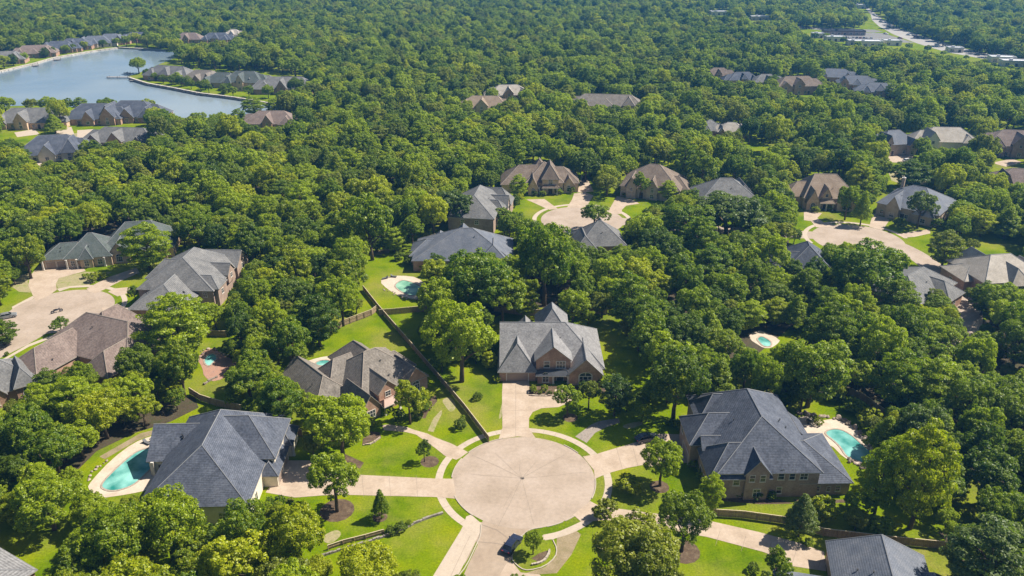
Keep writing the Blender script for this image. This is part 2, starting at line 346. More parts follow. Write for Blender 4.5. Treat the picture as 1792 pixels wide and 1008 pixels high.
sheet('verge', [z2((692,830),(700,846),(650,950),(612,1040),(580,1100),(560,1090),(600,1000),(655,910))], .038, M['verge'])
sheet('bare_ground', [z8((830,170),(960,112),(1010,150),(940,300),(830,440),(700,448),(600,438),(740,395),(825,320))], .012, M['soil'])
# verge pieces between kerb and sidewalk: angular spans left green
ks = MB()
def kerb_arc(c, r, a0, a1):
    pts = arc(c, r, a0, a1, max(4, int(abs(a1-a0)/4)))
    for a, b in zip(pts, pts[1:]): ks.beam((*a, 0), (*b, 0), .18, .13)
def ang1(px, py, c=c1):
    g = G(px, py); return math.degrees(math.atan2(g[1]-c[1], g[0]-c[0]))
for a, b in (((1002,766),(1020,789)), ((1050,838),(1040,874)), ((990,913),(1003,902)), ((878,765),(815,790)), ((800,800),(793,836)), ((778,872),(820,908)), ((960,927),(985,914))):
    a0, a1 = ang1(*a), ang1(*b)
    if a1 - a0 > 180: a1 -= 360
    if a0 - a1 > 180: a0 -= 360
    kerb_arc(c1, 14.1, a0, a1)
for poly in (z8((560,170),(600,135),(640,112),(720,100)), z8((545,215),(505,280),(492,320),(500,350),(560,408),(620,422),(740,392),(820,322),(832,260),(800,192)), z2((718,742),(715,800),(692,850),(640,960),(600,1008),(560,1100))):
    pts = [G(*q) for q in smooth(poly, 1, False)]
    for a, b in zip(pts, pts[1:]): ks.beam((*a, 0), (*b, 0), .18, .13)
tag(ks.build('kerb', M['kerb']), None, None, None, S)
# joints in the concrete
jt = MB()
def joint(pts, wd=.07, z=.040): 
    pts = [G(*q) for q in pts]
    for a, b in zip(pts, pts[1:]): jt.beam((*a, z), (*b, z), wd, .003)
cc = (913, 837)
for q in ((668,380),(660,480),(830,660),(990,740),(1250,470),(1150,380),(1000,420),(920,405),(790,370),(800,760)):
    e = z2(q)[0]; mid = ((cc[0]+e[0])/2 + random.uniform(-3,3), (cc[1]+e[1])/2 + random.uniform(-2,2)); joint([cc, mid, e], random.uniform(.04,.08))
joint(z2((715,740),(800,770),(860,815),(930,800)), .1); joint(z2((692,830),(780,838),(870,850)), .1)
for y in (60, 150, 240): joint(z2((828,y),(966,y)), .06)
joint(z2((897,0),(897,290)), .06)
for x in (100, 240, 380): joint(z2((x,486),(x+8,598)), .06)
for p in (((1420,345),(1450,452)), ((1500,322),(1530,438))): joint(z2(*p), .06)
joint(z2((660,800),(560,1008)), .05)
for a in range(-70, 232, 9):
    p = arc(c1, 15.85, a, a, 1)[0]; q = arc(c1, 17.3, a, a, 1)[0]; jt.beam((*p, .022), (*q, .022), .05, .003)
for k in range(9):
    a = (1080+k*45, 891+k*9.6); joint([(a[0], a[1]), (a[0]-8, a[1]+26)], .06)
tag(jt.build('pavement_joints', M['joint']), None, None, None, S)
# left cul-de-sac
c2 = (-126.4, 200.2)
sheet('street', [arc(c2, 14, 0, 360, 72)[:-1]], .026, M['street'], world=True)
sheet('street', [[(100,520),(60,522),(36,540),(20,575),(-60,622),(-80,690),(0,627),(50,602),(100,573),(170,560)]], .020, M['street'])
sheet('sidewalk', [ringpoly(c2, 15.9, 17.3, -55, 95, 50)], .018, M['walk'], world=True)
sheet('sidewalk', [zf((75,565),(205,497),(218,508),(110,572),(80,585))], .018, M['walk'])
sheet('sidewalk', [zf((350,735),(170,805),(0,905),(-60,935),(-60,955),(0,918),(185,815),(250,790),(330,760))], .018, M['walk'])
sheet('driveway', [zf((245,305),(420,318),(530,325),(540,340),(370,385),(352,420),(358,458),(300,500),(225,530),(205,490),(178,430),(190,370)),
                   zf((560,470),(545,450),(680,380),(860,318),(880,350),(765,400),(660,455),(600,480)),
                   zf((650,600),(640,570),(860,568),(870,600),(830,620),(625,628)), zf((680,470),(720,450),(830,440),(830,470),(740,500))], .034, M['concrete'])
sheet('lawn', [zf((365,385),(540,345),(705,345),(560,428),(365,447),(352,420))], .028, M['dry'])
sheet('lawn', [zf((60,430),(130,365),(195,350),(175,410),(195,475),(120,470))], .014, M['dry'])
sheet('sidewalk', [zf((358,452),(440,435),(560,428),(560,440),(440,446),(375,468))], .038, M['walk'])
# the two far cul-de-sacs and the street that joins them
c3 = (25.5, 274.0); c4 = (118.0, 254.5)
sheet('street', [arc(c3, 15, 0, 360, 64)[:-1]], .026, M['street'], world=True)
sheet('street', [arc(c4, 15, 0, 360, 64)[:-1]], .026, M['street'], world=True)
sheet('street', [strip([G(*q) for q in smooth([(1080,386),(1160,398),(1260,402),(1350,408),(1430,412)], 2, False)], 7.2)], .014, M['street'], world=True)
sheet('street', [strip([G(*q) for q in smooth([(1520,412),(1590,436),(1650,480),(1695,535),(1690,575),(1650,620)], 2, False)], 7.6)], .020, M['street'], world=True)
sheet('sidewalk', [ringpoly(c3, 16.6, 18.2, -10, 200, 60), ringpoly(c4, 16.4, 17.9, 5, 190, 60)], .018, M['walk'], world=True)
sheet('driveway', [zk((900,500),(1080,495),(1210,590),(1130,600),(1080,580),(960,525)), zk((1370,440),(1480,430),(1560,460),(1510,540),(1480,580),(1300,580),(1350,500)), zk((1430,330),(1440,260),(1500,285),(1560,420),(1470,430),(1400,430)),
                   zn((40,590),(110,465),(260,500),(330,540),(200,560),(160,600),(150,640),(20,650)),
                   zq((150,500),(330,520),(280,570),(350,615),(480,640),(380,660),(270,660),(220,600),(150,590)), zq((830,525),(960,570),(990,590),(940,660),(920,690),(790,655),(805,600)), zq((1060,730),(1220,700),(1380,680),(1390,720),(1230,755),(1120,760)),
                   zq((460,590),(500,610),(540,650),(510,650)), [(1510,270),(1560,262),(1600,275),(1580,285),(1530,283)], [(1735,285),(1770,278),(1790,284),(1760,292)], [(1745,300),(1792,300),(1792,318),(1760,310)]], .034, M['concrete'])
sheet('driveway', [[(25,232),(60,226),(70,235),(30,240)], [(95,226),(125,222),(130,235),(100,238)], [(135,228),(165,226),(160,240),(135,240)], [(110,243),(160,238),(165,246),(115,252)], [(60,282),(85,280),(90,290),(70,292)]], .034, M['walk'])
# highway, side road and lots at the far right
sheet('highway', [[(1508,10),(1518,12),(1532,24),(1545,34),(1575,50),(1620,65),(1672,81),(1720,92),(1800,111),(1800,119),(1715,102),(1655,91),(1605,76),(1563,60),(1538,46),(1526,35),(1524,26),(1514,14)]], .03, M['highway'])
sheet('road', [[(1395,45),(1450,49),(1530,52),(1545,55),(1530,57),(1450,54),(1395,49)], [(1430,58),(1470,56),(1545,58),(1600,75),(1480,72),(1440,68)]], .02, M['lot'])
sheet('lawn', [[(1390,46),(1530,49),(1560,62),(1545,64),(1480,59),(1400,53)], [(1545,33),(1700,80),(1800,105),(1800,111),(1690,86),(1600,60)]], .012, M['verge'])
sheet('lawn', [[(1555,302),(1578,296),(1600,302),(1628,322),(1590,326),(1560,316)], [(120,235),(180,226),(215,230),(175,245),(130,245)]], .014, M['dry'])
sheet('worn_grass', [smooth(p, 2) for p in ([(772,700),(786,694),(796,702),(798,716),(788,722),(780,712)], [(872,735),(876,715),(880,700),(879,730)], [(1085,745),(1120,736),(1128,742),(1100,752)],
  [(1040,950),(1060,945),(1064,962),(1046,975)], [(560,940),(590,925),(600,936),(575,955)])], .010, M['dry'])
# leaf litter under the thick woods, mulch beds and bare patches
sheet('woodland_floor', [z6((830,140),(620,245),(350,330),(80,460),(-100,640),(-260,700),(-300,500),(0,250),(300,180),(600,80),(800,60)),
                         [(1440,700),(1500,690),(1560,730),(1640,800),(1800,900),(1800,560),(1500,560),(1380,600)],
                         [(0,300),(330,250),(760,230),(780,330),(600,420),(330,400),(60,460),(-60,430)], [(1100,440),(1380,420),(1400,560),(1300,640),(1120,600)],
                         [(100,390),(60,420),(80,450),(20,470),(-40,440),(0,400)], [(1640,930),(1700,940),(1800,990),(1800,1030),(1700,1000)], [(760,470),(860,470),(1060,500),(1060,535),(900,540),(770,600)]], .008, M['floor'])
sheet('mulch_bed', [arc(G(590,893), 3.2, 0, 360, 14)[:-1], arc(G(665,905), 1.4, 0, 360, 12)[:-1], arc(G(752,808), 1.9, 0, 360, 12)[:-1], arc(G(998,731), 1.7, 0, 360, 12)[:-1], arc(G(1154,852), 1.9, 0, 360, 12)[:-1], arc(G(1195,965), 3.0, 0, 360, 12)[:-1]], .016, M['mulch'], world=True)
sheet('mulch_bed', [z2((967,20),(1098,22),(1098,72),(967,70)), z2((0,370),(110,420),(90,450),(0,440)), z2((100,330),(200,290),(190,262),(110,255)), z2((390,190),(430,190),(440,160),(490,100),(480,70),(400,130),(380,170)),
                    z7((400,870),(640,885),(900,900),(1000,930),(760,935),(420,905)), z8((640,330),(700,290),(760,270),(770,300),(700,360)), [(925,676),(1060,690),(1060,672),(1050,676)], z7((1000,900),(1420,900),(1440,920),(1040,935))], .016, M['mulch'])
sheet('bare_ground', [[(1290,690),(1400,682),(1380,690),(1300,696)], [(1700,940),(1760,985),(1740,990),(1670,960)], [(645,440),(685,435),(680,443),(650,448)], z6((100,500),(400,330),(560,290),(540,320),(380,380),(140,520))], .014, M['soil'])

# ------------------------------------------------------------------ houses
OH, TH = .45, .16
FOOT = []                                       # world footprints, kept clear of trees
def wing_geo(wb, rb, w, k):
    "adds one wing (walls to wb, roof shell to rb); w = (x0,x1,y0,y1,eave,ridge,axis,end0,end1[,base]); an end is 'g' (gable) or a hip inset"
    x0,x1,y0,y1,ev,rg,ax,e0,e1 = w[:9]; base = w[9] if len(w) > 9 else -.3
    j = k * .0037; ev += j; rg += j * 1.7; x0 += j; x1 -= j; y0 += j * .9; y1 -= j * .9
    T = (lambda a, b, z: (a, b, z)) if ax == 'x' else (lambda a, b, z: (-b, a, z))
    if ax == 'y': a0, a1, b0, b1 = y0, y1, -x1, -x0
    else: a0, a1, b0, b1 = x0, x1, y0, y1
    hw = (b1-b0)/2; mid = (b0+b1)/2; sl = (rg-ev)/hw
    i0 = 0 if e0 == 'g' else (hw*.9 if e0 == 'h' else e0); i1 = 0 if e1 == 'g' else (hw*.9 if e1 == 'h' else e1)
    L = a1-a0
    if i0 + i1 > L - .05: f = (L-.05)/(i0+i1); i0 *= f; i1 *= f
    o0 = .3 if e0 == 'g' else OH; o1 = .3 if e1 == 'g' else OH
    ze = ev - sl*OH + TH; zr = rg + TH
    ra0 = a0 + i0 if e0 != 'g' else a0 - o0; ra1 = a1 - i1 if e1 != 'g' else a1 + o1
    A0, A1, B0, B1 = a0-o0, a1+o1, b0-OH, b1+OH
    top = [(A0,B0,ze),(A1,B0,ze),(A1,B1,ze),(A0,B1,ze),(ra0,mid,zr),(ra1,mid,zr)]
    bot = [(x,y,z-TH) for x,y,z in top]
    t = [T(*p) for p in top]; b = [T(*p) for p in bot]
    F = rb.face
    F([t[0],t[1],t[5],t[4]]); F([t[2],t[3],t[4],t[5]])
    F([b[4],b[5],b[1],b[0]],1); F([b[5],b[4],b[3],b[2]],1)
    if e0 != 'g': F([t[3],t[0],t[4]]); F([b[4],b[0],b[3]],1); F([b[0],t[0],t[3],b[3]][::-1],1)
    else: F([t[0],t[4],b[4],b[0]],1); F([t[4],t[3],b[3],b[4]],1)
    if e1 != 'g': F([t[1],t[2],t[5]]); F([b[5],b[2],b[1]],1); F([b[2],t[2],t[1],b[1]][::-1],1)
    else: F([t[5],t[1],b[1],b[5]],1); F([t[2],t[5],b[5],b[2]],1)
    F([b[0],b[1],t[1],t[0]],1); F([b[2],b[3],t[3],t[2]],1)
    # walls
    p = [T(a0,b0,base),T(a1,b0,base),T(a1,b1,base),T(a0,b1,base),T(a0,b0,ev),T(a1,b0,ev),T(a1,b1,ev),T(a0,b1,ev)]
    W = wb.face
    W([p[0],p[1],p[5],p[4]]); W([p[2],p[3],p[7],p[6]])
    W([p[3],p[0],p[4]] + ([T(a0,mid,rg)] if e0 == 'g' else []) + [p[7]]); W([p[1],p[2],p[6]] + ([T(a1,mid,rg)] if e1 == 'g' else []) + [p[5]])
    # ridge and hip caps
    for q, r in ((4,5),(0,4) if e0 != 'g' else (4,5),(3,4) if e0 != 'g' else (4,5),(1,5) if e1 != 'g' else (4,5),(2,5) if e1 != 'g' else (4,5)):
        if (q, r) == (4,5) and (rb.caps or 0) == k + 1: continue
        if (q, r) == (4,5): rb.caps = k + 1
        a = Vector(t[q]); c = Vector(t[r])
        if (c-a).length > .3: rb.tube([a + Vector((0,0,.015)), c + Vector((0,0,.015))], [.09,.09], 4, 2, False)
DIRS = {'f': 0, 'r': 90, 'b': 180, 'l': -90}
def unit_window(nx, arched):
    "window 1 x 1 in x,z with its face looking to -y; frame with bars"
    f = MB(); t = .085
    f.box(-.5,.5,-.05,.05,-t*.8,0); f.box(-.5,.5,-.05,.05,1-t,1); f.box(-.5,-.5+t,-.05,.05,0,1-t); f.box(.5-t,.5,-.05,.05,0,1-t)
    for i in range(1, nx): x = -.5+i/nx; f.box(x-.025,x+.025,-.04,.04,0,1-t)
    f.box(-.5+t,.5-t,-.035,.035,.47,.52); f.box(-.56,.56,-.09,.02,-.13,-t*.8)
    g = MB(); g.box(-.46,.46,-.015,.02,.0,.95)
    if arched:
        n = 10; pts = [(.5*math.cos(math.pi*i/n), 1.02+.5*math.sin(math.pi*i/n)) for i in range(n+1)]
        g.face([(x*.93,-.015,z) for x, z in pts][::-1])
        for p, q in zip(pts, pts[1:]): f.face([(p[0],-.05,p[1]),(q[0],-.05,q[1]),(q[0]*.86,-.05,1.02+(q[1]-1.02)*.86),(p[0]*.86,-.05,1.02+(p[1]-1.02)*.86)][::-1])
        f.box(-.02,.02,-.04,.0,1,1.46)
    return f.mesh('window', M['trim']), g.mesh('pane', M['glass'])
WIN = {(n, a): unit_window(n, a) for n in (1, 2, 3) for a in (False, True)}
def gdoor():
    f = MB(); f.box(-.5,.5,-.03,.03,0,1)
    for i in range(4):
        for j in range(4): f.box(-.48+i*.24,-.27+i*.24,-.045,-.03,.03+j*.245,.22+j*.245)
    r = MB(); r.box(-.54,-.5,-.08,.02,0,1.05); r.box(.5,.54,-.08,.02,0,1.05); r.box(-.5,.5,-.08,.02,1,1.05)
    return f.mesh('garage_door', M['garage']), r.mesh('door_frame', M['trim'])
GD = gdoor()
def fdoor():
    f = MB(); f.box(-.5,.5,-.04,.04,0,1)
    for i in (0,1): f.box(-.4+i*.42,-.02+i*.42,-.055,-.04,.08,.45); f.box(-.4+i*.42,-.02+i*.42,-.055,-.04,.52,.93)
    r = MB(); r.box(-.58,-.5,-.07,.02,0,1.06); r.box(.5,.58,-.07,.02,0,1.06); r.box(-.5,.5,-.07,.02,1,1.06)
    return f.mesh('front_door', M['door']), r.mesh('door_frame', M['trim'])
FD = fdoor()
cm = MB(); cm.box(-.28,.28,-.28,.28,0,.12); cm.box(-.22,.22,-.22,.22,.12,.92); cm.box(-.27,.27,-.27,.27,.92,1.0); COLM = cm.mesh('column', M['trim'])
vm_ = MB(); vm_.tube([(0,0,-.3),(0,0,.35)],[.07,.07],6); vm_.box(-.14,.14,-.14,.14,.35,.42); VENT = vm_.mesh('roof_vent', M['iron'])
def opening(par, me, kid, name, kidname, d, a, b, z, wd, h, dep=.06):
    "puts an opening on the wall plane facing d (f/r/b/l); a runs along the wall, b is the wall plane"
    x, y = {'f': (a, b-.01), 'b': (a, b+.01), 'r': (b+.01, a), 'l': (b-.01, a)}[d]
    o = link_copy(me, name, par, (x, y, z), R(DIRS[d]), (wd, 1.0, h))
    if kid: link_copy(kid, kidname, o)
    return o
def chimney(par, x, y, z0, z1, wm):
    c = MB(); c.box(x-.55,x+.55,y-.4,y+.4,z0,z1); c.box(x-.65,x+.65,y-.5,y+.5,z1,z1+.18,1); c.box(x-.18,x+.18,y-.18,y+.18,z1+.18,z1+.55,1)
    c.build('chimney', [WALL[wm], M['trim']], par)
def house(label, org, th, roof, wall, wings, win=(), garage=(), doors=(), cols=(), extra=(), vents=0, chim=None, cat='house', name='house', group=None, gut='gutter'):
    e = empty(name, (org[0], org[1], 0), R(th), label, cat, group)
    wb, rb = MB(), MB(); rb.caps = 0
    ct, st = math.cos(R(th)), math.sin(R(th))
    for k, w in enumerate(wings):
        wing_geo(wb, rb, w, k)
        if (w[9] if len(w) > 9 else 0) < 1.5: FOOT.append((org[0], org[1], ct, st, w[0], w[1], w[2], w[3]))
    wb.build('wall', WALL[wall], e)
    ro = rb.build('roof', [ROOF[roof], M[gut], M['cap_brown' if roof in ('brown','tan','rose','weathered') else 'cap_grey']], e)
    for d, a, b, z, wd, h, *q in win: opening(e, *WIN[(q[0] if q else 2, bool(q[1]) if len(q) > 1 else False)], 'window', 'pane', d, a, b, z, wd, h)
    for d, a, b, wd, h in garage: opening(e, GD[0], GD[1], 'garage_door', 'door_frame', d, a, b, 0, wd, h)
    for d, a, b, wd, h in doors: opening(e, FD[0], FD[1], 'front_door', 'door_frame', d, a, b, .1, wd, h)
    for x, y, h in cols: link_copy(COLM, 'column', e, (x, y, 0), 0, (1, 1, h))
    for x0,x1,y0,y1,ev,rg,ax,a,b,rm in extra:        # porch and shed roofs in their own material
        w2, r2 = MB(), MB(); r2.caps = 0; wing_geo(w2, r2, (x0,x1,y0,y1,ev,rg,ax,a,b,ev-.05), 9); r2.build('porch_roof', [ROOF[rm], M['trim'], ROOF[rm]], e)
    rr = random.Random(len(label) * 31 + int(org[0]))
    for _ in range(vents):
        w = wings[rr.randrange(min(2, len(wings)))]; hw = (w[1]-w[0])/2 if w[6] == 'y' else (w[3]-w[2])/2
        if w[6] == 'y': dx = rr.uniform(.3,.8)*hw*rr.choice((-1,1)); p = ((w[0]+w[1])/2+dx, rr.uniform(w[2]+hw, max(w[2]+hw+.1, w[3]-hw))); h = w[5]-(w[5]-w[4])*abs(dx)/hw
        else: dx = -rr.uniform(.3,.8)*hw; p = (rr.uniform(w[0]+hw, max(w[0]+hw+.1, w[1]-hw)), (w[2]+w[3])/2+dx); h = w[5]-(w[5]-w[4])*abs(dx)/hw
        link_copy(VENT, 'roof_vent', ro, (p[0], p[1], h+TH))
    if chim: chimney(e, *chim, wall)
    return e

house('red brick house with a dark grey gabled roof at the head of the front cul-de-sac', (-3.0,162.4), 0, 'lightgrey', 'brick',
  [(.3,24.6,1.6,21,3.1,10.0,'x','g',8.6), (.0,8.6,.5,11,3.0,7.9,'y','h','g'), (8.7,16.8,.7,11.5,5.7,9.1,'y','g','g'), (16.4,24.0,-1.3,9,3.05,6.9,'y','g','g'), (9.3,17,13.5,24,6,10.9,'y','h','h'), (4,9,19,23.5,3,5.5,'y','g','g')],
  win=[('f',11.2,.7,3.7,1.5,1.7,1),('f',14.5,.7,3.6,2.3,1.8,3),('f',10.9,-.75,.6,1.6,1.75,2,1),('f',20.2,-1.3,.5,3.3,2.0,3,1),('r',6,24.6,.9,1.5,1.4),('r',12,24.6,.9,1.5,1.4),('l',6,0,.9,1.2,1.3),('l',15,.3,.9,1.4,1.4)],
  garage=[('f',4.3,.5,5.0,2.25)], doors=[('f',14.4,.7,1.5,2.3)], cols=[(12.7,-.55,2.55),(16.2,-.55,2.55)],
  extra=[(8.9,16.4,-.8,.62,2.6,3.2,'x',.5,.5,'lead')], vents=5)
pb = MB(); pb.box(9.0,12.6,-.75,.7,0,2.6)
pbo = pb.build('bay_wall', WALL['brick']); pbo.parent = bpy.data.objects['house']
house('house with weathered brown-grey roof and copper porch beside the long wooden fence', (-29.37,148.29), 42, 'weathered', 'brick',
  [(-2.5,15,2.6,19.5,3.4,9.9,'x',6.5,8.0), (-10.2,-1.5,8.8,25,3.0,6.9,'y','h','g'), (3,12,16,25.5,3.2,7.4,'y','g','h'), (-4.2,.5,-.1,9,3.0,6.1,'y','g','g'), (8.4,15,2.2,10,3.2,6.7,'y','g','g'), (1.0,5.6,.9,9,5.1,7.4,'y','g','g'), (-6,3,10.5,20.5,3.3,8.2,'x','h','g'), (11.5,16.2,9,16,3.0,6.2,'x','g','h')],
  win=[('f',-1.9,-.1,.6,2.2,1.8,3),('f',3.3,.9,3.5,1.5,1.3,2),('f',11.7,2.2,.7,2.2,1.7,3,1),('l',12,-10.2,.9,1.3,1.3),('l',16,-10.2,.9,1.3,1.3),('r',6,15,.9,1.2,1.4)],
  doors=[('f',3.4,.9,1.5,2.3)], cols=[(1.4,-.7,2.6),(5.2,-.7,2.6)], extra=[(1.0,5.6,-1.1,.85,2.75,3.4,'x',.5,.5,'copper')], vents=4)
house('large cream walled house with a dark slate hipped roof by the long curved pool', (-48.9,117.55), 2, 'slate', 'stucco',
  [(-17.8,1.2,-3.8,24,4.6,11.2,'y','h',7.5), (-21.8,-9,10.8,22.6,3.8,7.9,'x','g','g'), (-9,3.2,8.8,21.5,5.4,10.6,'x','g','h'), (.5,4.0,6.5,15.5,3.0,4.6,'y','h','h'), (-2,4.6,16,22,3.2,6.2,'x','g','h')],
  win=[('f',-13,-3.8,.9,1.6,1.8),('f',-8,-3.8,.9,1.6,1.8),('f',-3.5,-3.8,.9,1.4,1.8),('r',-1.8,1.2,.8,1.3,2.0),('r',1.6,1.2,.8,1.3,2.0),('r',12,3.2,3.4,1.6,1.3),('r',19,3.2,3.0,1.4,1.3),('l',13,-21.8,.8,1.5,1.8),('l',17,-21.8,.8,1.5,1.8),('f',-19.5,10.8,.8,1.4,1.9)],
  garage=[('r',8.7,4.0,3.4,2.3),('r',13,4.0,3.4,2.3)], cols=[(-20.9,10.3,3.6),(-18.2,10.3,3.6),(4.9,16.3,2.9)], vents=4)
house('large dark slate roofed brick house beside the rock-edged pool', (38.47,121.88), 1, 'slate', 'brownbrick',
  [(.2,19.2,-.9,25,6.0,12.7,'y',8.0,8.0), (-1.4,10,-1.2,7.8,5.0,9.4,'x','h','g'), (-3.0,7,8.4,17.6,5.8,9.6,'x','h','g'), (.3,9,16,23.4,5.9,9.8,'x','h','g'), (16,25.6,-.5,14.8,3.1,6.9,'x','g','h'), (5.1,9.5,-1.7,7,6.2,8.9,'y','g','g'), (-1.1,5,6.4,9.8,6.0,7.6,'x','g','g',4.8), (18.5,22.6,13.5,20.5,3.0,4.4,'y','g','g'), (17.5,21,18,23,3.4,5.0,'x','g','h')],
  win=[('f',6.3,-1.7,4.3,1.1,1.5,1),('f',8.3,-1.7,4.3,1.1,1.5,1),('f',3.6,-1.2,3.1,1.3,1.5,1),('f',12,-.9,4.1,1.3,1.5,1,1),('f',14.1,-.9,4.1,1.2,1.5,1),('f',16.3,-.9,4.1,1.6,1.4,2),('f',7.5,-1.7,.9,1.5,1.7),('f',12,-.9,.9,1.1,1.5,1),('f',19.5,-.5,.9,1.0,1.4,1),('f',21.6,-.5,.9,.8,1.2,1),('f',23.4,-.5,.9,1.0,1.3,1),('l',15.5,-3,3.4,1.4,1.4),('l',2.5,-1.4,.9,1.6,1.6),('l',8.1,-1.1,5.0,.9,1.0,1)],
  garage=[('l',11.6,-3.0,4.6,2.4)], doors=[('l',5.2,-1.4,1.4,2.3)], vents=9)
house('dark grey gabled house cut off by the bottom edge beyond the lower driveway', (54.96,106.34), -13, 'blue', 'brick',
  [(-.9,13.8,-22,-1.6,3.6,8.1,'y','h',1.6), (-10,-.5,-24,-9.6,3.0,6.0,'x','h','g'), (11,16.5,-20,-5.5,3.2,6.0,'y','h','h')],
  garage=[('l',-5.4,-.9,4.8,2.3)], win=[('b',4,-1.6,1,1.4,1.4),('b',9,-1.6,1,1.4,1.4)], vents=4)
house('long one-storey green slate roofed house with honey stone arches above the left cul-de-sac', (-147.2,230.4), 12, 'green', 'orange',
  [(.6,10,-1.3,9,3.2,6.3,'x','h','g'), (7.5,21,-2.2,11,3.5,8.8,'x',6.2,'h'), (17,38.8,1.2,17,3.5,10.0,'x','h',7), (20,26,-1.2,7,3.4,6.8,'y','g','g'), (32,37,-.4,8,3.4,6.6,'y','g','g'), (12,15.6,-3,4,3.5,6.0,'y','h','g')],
  garage=[('f',3.0,-1.3,2.8,2.3),('f',6.2,-1.3,2.8,2.3)], win=[('f',9.6,-2.2,.8,1.3,1.7),('f',13.8,-3,.7,1.5,1.8,2,1),('f',17.5,-2.2,.8,1.5,1.7),('f',23,-1.2,.7,2,1.7,3,1),('f',34.5,-.4,.8,1.6,1.7),('r',8,38.8,.8,1.4,1.5)], doors=[('f',29,1.2,1.5,2.3)], cols=[(.9,-2.2,3.0),(8.0,-2.8,3.1),(11,-2.9,3.1),(19,-2.7,3.1),(27.4,.4,3.1),(30.8,.4,3.1)], vents=3)
bpy.data.objects['roof.005'].data.materials[0] = ROOF['green']
house('grey roofed two-storey house right of the left cul-de-sac', (-85.44,205.16), -3, 'grey', 'brownbrick',
  [(-19.5,1.9,-2.5,19.5,5.3,11.6,'y',7.5,6.5), (-17.2,-2.5,-12.8,1,4.1,8.3,'y','h','g'), (-8,2.6,14.2,23.2,5.3,8.6,'x','g','g'), (-4,2.6,7.2,12,6.0,8.3,'x','g','g',3), (-3,3.0,-1.6,4.2,5.6,8.0,'x','g','h'), (-21,-12,5.8,14.8,5.0,8.8,'x','h','g')],
  win=[('r',9.6,2.6,4.2,1.4,1.3),('r',18.5,2.6,3.4,1.6,1.5),('r',1.3,3.0,2.8,1.4,1.5),('r',18.5,2.6,.8,1.6,1.5),('f',-.5,-2.5,3.2,1.3,1.4),('f',-10,-12.8,.8,1.5,1.5)], garage=[('l',10.3,-21,4.8,2.3)], vents=6)
house('rose-brown roofed house in front of the left cul-de-sac', (-121.4,172.9), -22, 'rose', 'brick',
  [(5.4,33,1.8,20,4.4,10.3,'x',6.5,7.5), (6.8,17.2,-9.3,6,4.3,8.2,'y','h','g'), (24,32,-3,8,4.2,8,'y','h','g'), (10,18,10,22,4.5,9.6,'y','h','h')],
  win=[('l',-4,6.8,.9,1.4,1.5),('l',0,6.8,.9,1.4,1.5),('l',10,5.4,.9,1.5,1.5),('f',12,-9.3,.9,1.8,1.5)], garage=[('l',15,5.4,4.8,2.3)], vents=4)
house('blue-grey hipped roof house behind the small kidney pool', (-31.8,240.6), 0, 'blue', 'brick',
  [(1.2,31.8,-13,5,3.9,10.9,'x',14.5,12.5), (-.2,9,-8,3,3.3,6.6,'x','h','g'), (21,31,-15,-4,3.6,7.6,'y','h','g'), (12,20,-2,8.5,4,9.2,'y','g','h'), (5,12,-1,7,3.6,7,'y','g','h')],
  win=[('l',-5,-.2,.9,1.3,1.4),('l',-9,1.2,.9,1.4,1.4),('f',15,-13,.9,2,1.5)], vents=3)
house('tall grey roofed house left of the middle cul-de-sac', (-6.55,265.22), -8, 'grey', 'brownbrick',
  [(-15,.9,-5.5,20,5.8,11.2,'y',7.5,6), (-6,2.8,4.6,9.4,5.6,8.2,'x','g','h'), (-8,4,14,22,4.6,9.2,'x','g','h'), (-6,3.6,9.5,14.5,5.2,8.4,'x','g','g')],
  win=[('f',-10,-5.5,3.4,1.4,1.5),('f',-5,-5.5,3.4,1.4,1.5),('r',12,3.6,3.4,1.4,1.4),('r',7,2.8,3.2,1.3,1.4)], doors=[('r',12,3.6,1.5,2.3)], vents=3)
house('large brown-roofed house with a central tower gable at the head of the middle cul-de-sac', (7.22,303.56), 0, 'brown', 'orange',
  [(-11.4,3,2.4,18,3.5,9.0,'x','h','g'), (-1.5,13,1.5,19,4.5,10.3,'x','h','h'), (4.8,11.2,.3,13,6.6,11.2,'y','h','h'), (10.5,19.3,3.2,16.5,3.9,8.4,'x','g','h'), (-.8,3.0,-1.2,8,3.3,7.0,'y','g','g'), (13.4,17.4,1.8,9,3.7,6.3,'y','g','g'), (0,8,10,20,5,10.2,'y','h','h')],
  win=[('f',1.1,-1.2,.7,1.7,1.6,2,1),('f',8,.3,4.0,1.8,1.5,2,1),('f',15.4,1.8,.8,1.6,1.6,2,1),('l',7,-11.4,.8,1.4,1.4),('l',12,-11.4,.8,1.4,1.4),('f',12.3,1.5,.8,1.0,1.7,1)], doors=[('f',8,.3,1.7,2.5)], cols=[(5.4,-.5,3.1),(10.6,-.5,3.1),(3.6,0,3.1)], extra=[(4.9,11.1,-.9,.25,3.2,3.7,'x',.4,.4,'brown')], vents=2)
house('brown hipped roof house with two little front dormers right of the middle cul-de-sac', (43.18,302.92), -18, 'brown', 'tanbrick',
  [(0,22.8,-1.8,16.5,4.6,11.4,'x',9.5,9.5), (2.4,6.2,-2.9,6,4.7,8.4,'y','g','g'), (10.2,14.6,-2.7,6,4.7,8.2,'y','g','g'), (19,25.6,3,13,3.6,7.2,'x','g','h'), (15.5,22.5,-2.3,6,3.6,7.4,'y','h','g')],
  win=[('f',4.3,-2.9,3.1,1.2,1.4,1),('f',12.4,-2.7,3.1,1.3,1.3,2,1),('f',12.4,-2.7,.7,1.5,1.6),('f',19,-2.3,.8,1.7,1.5)], garage=[('f',1.3,-1.8,2.2,2.2)], doors=[('f',8.2,-1.8,1.5,2.4)], vents=3)
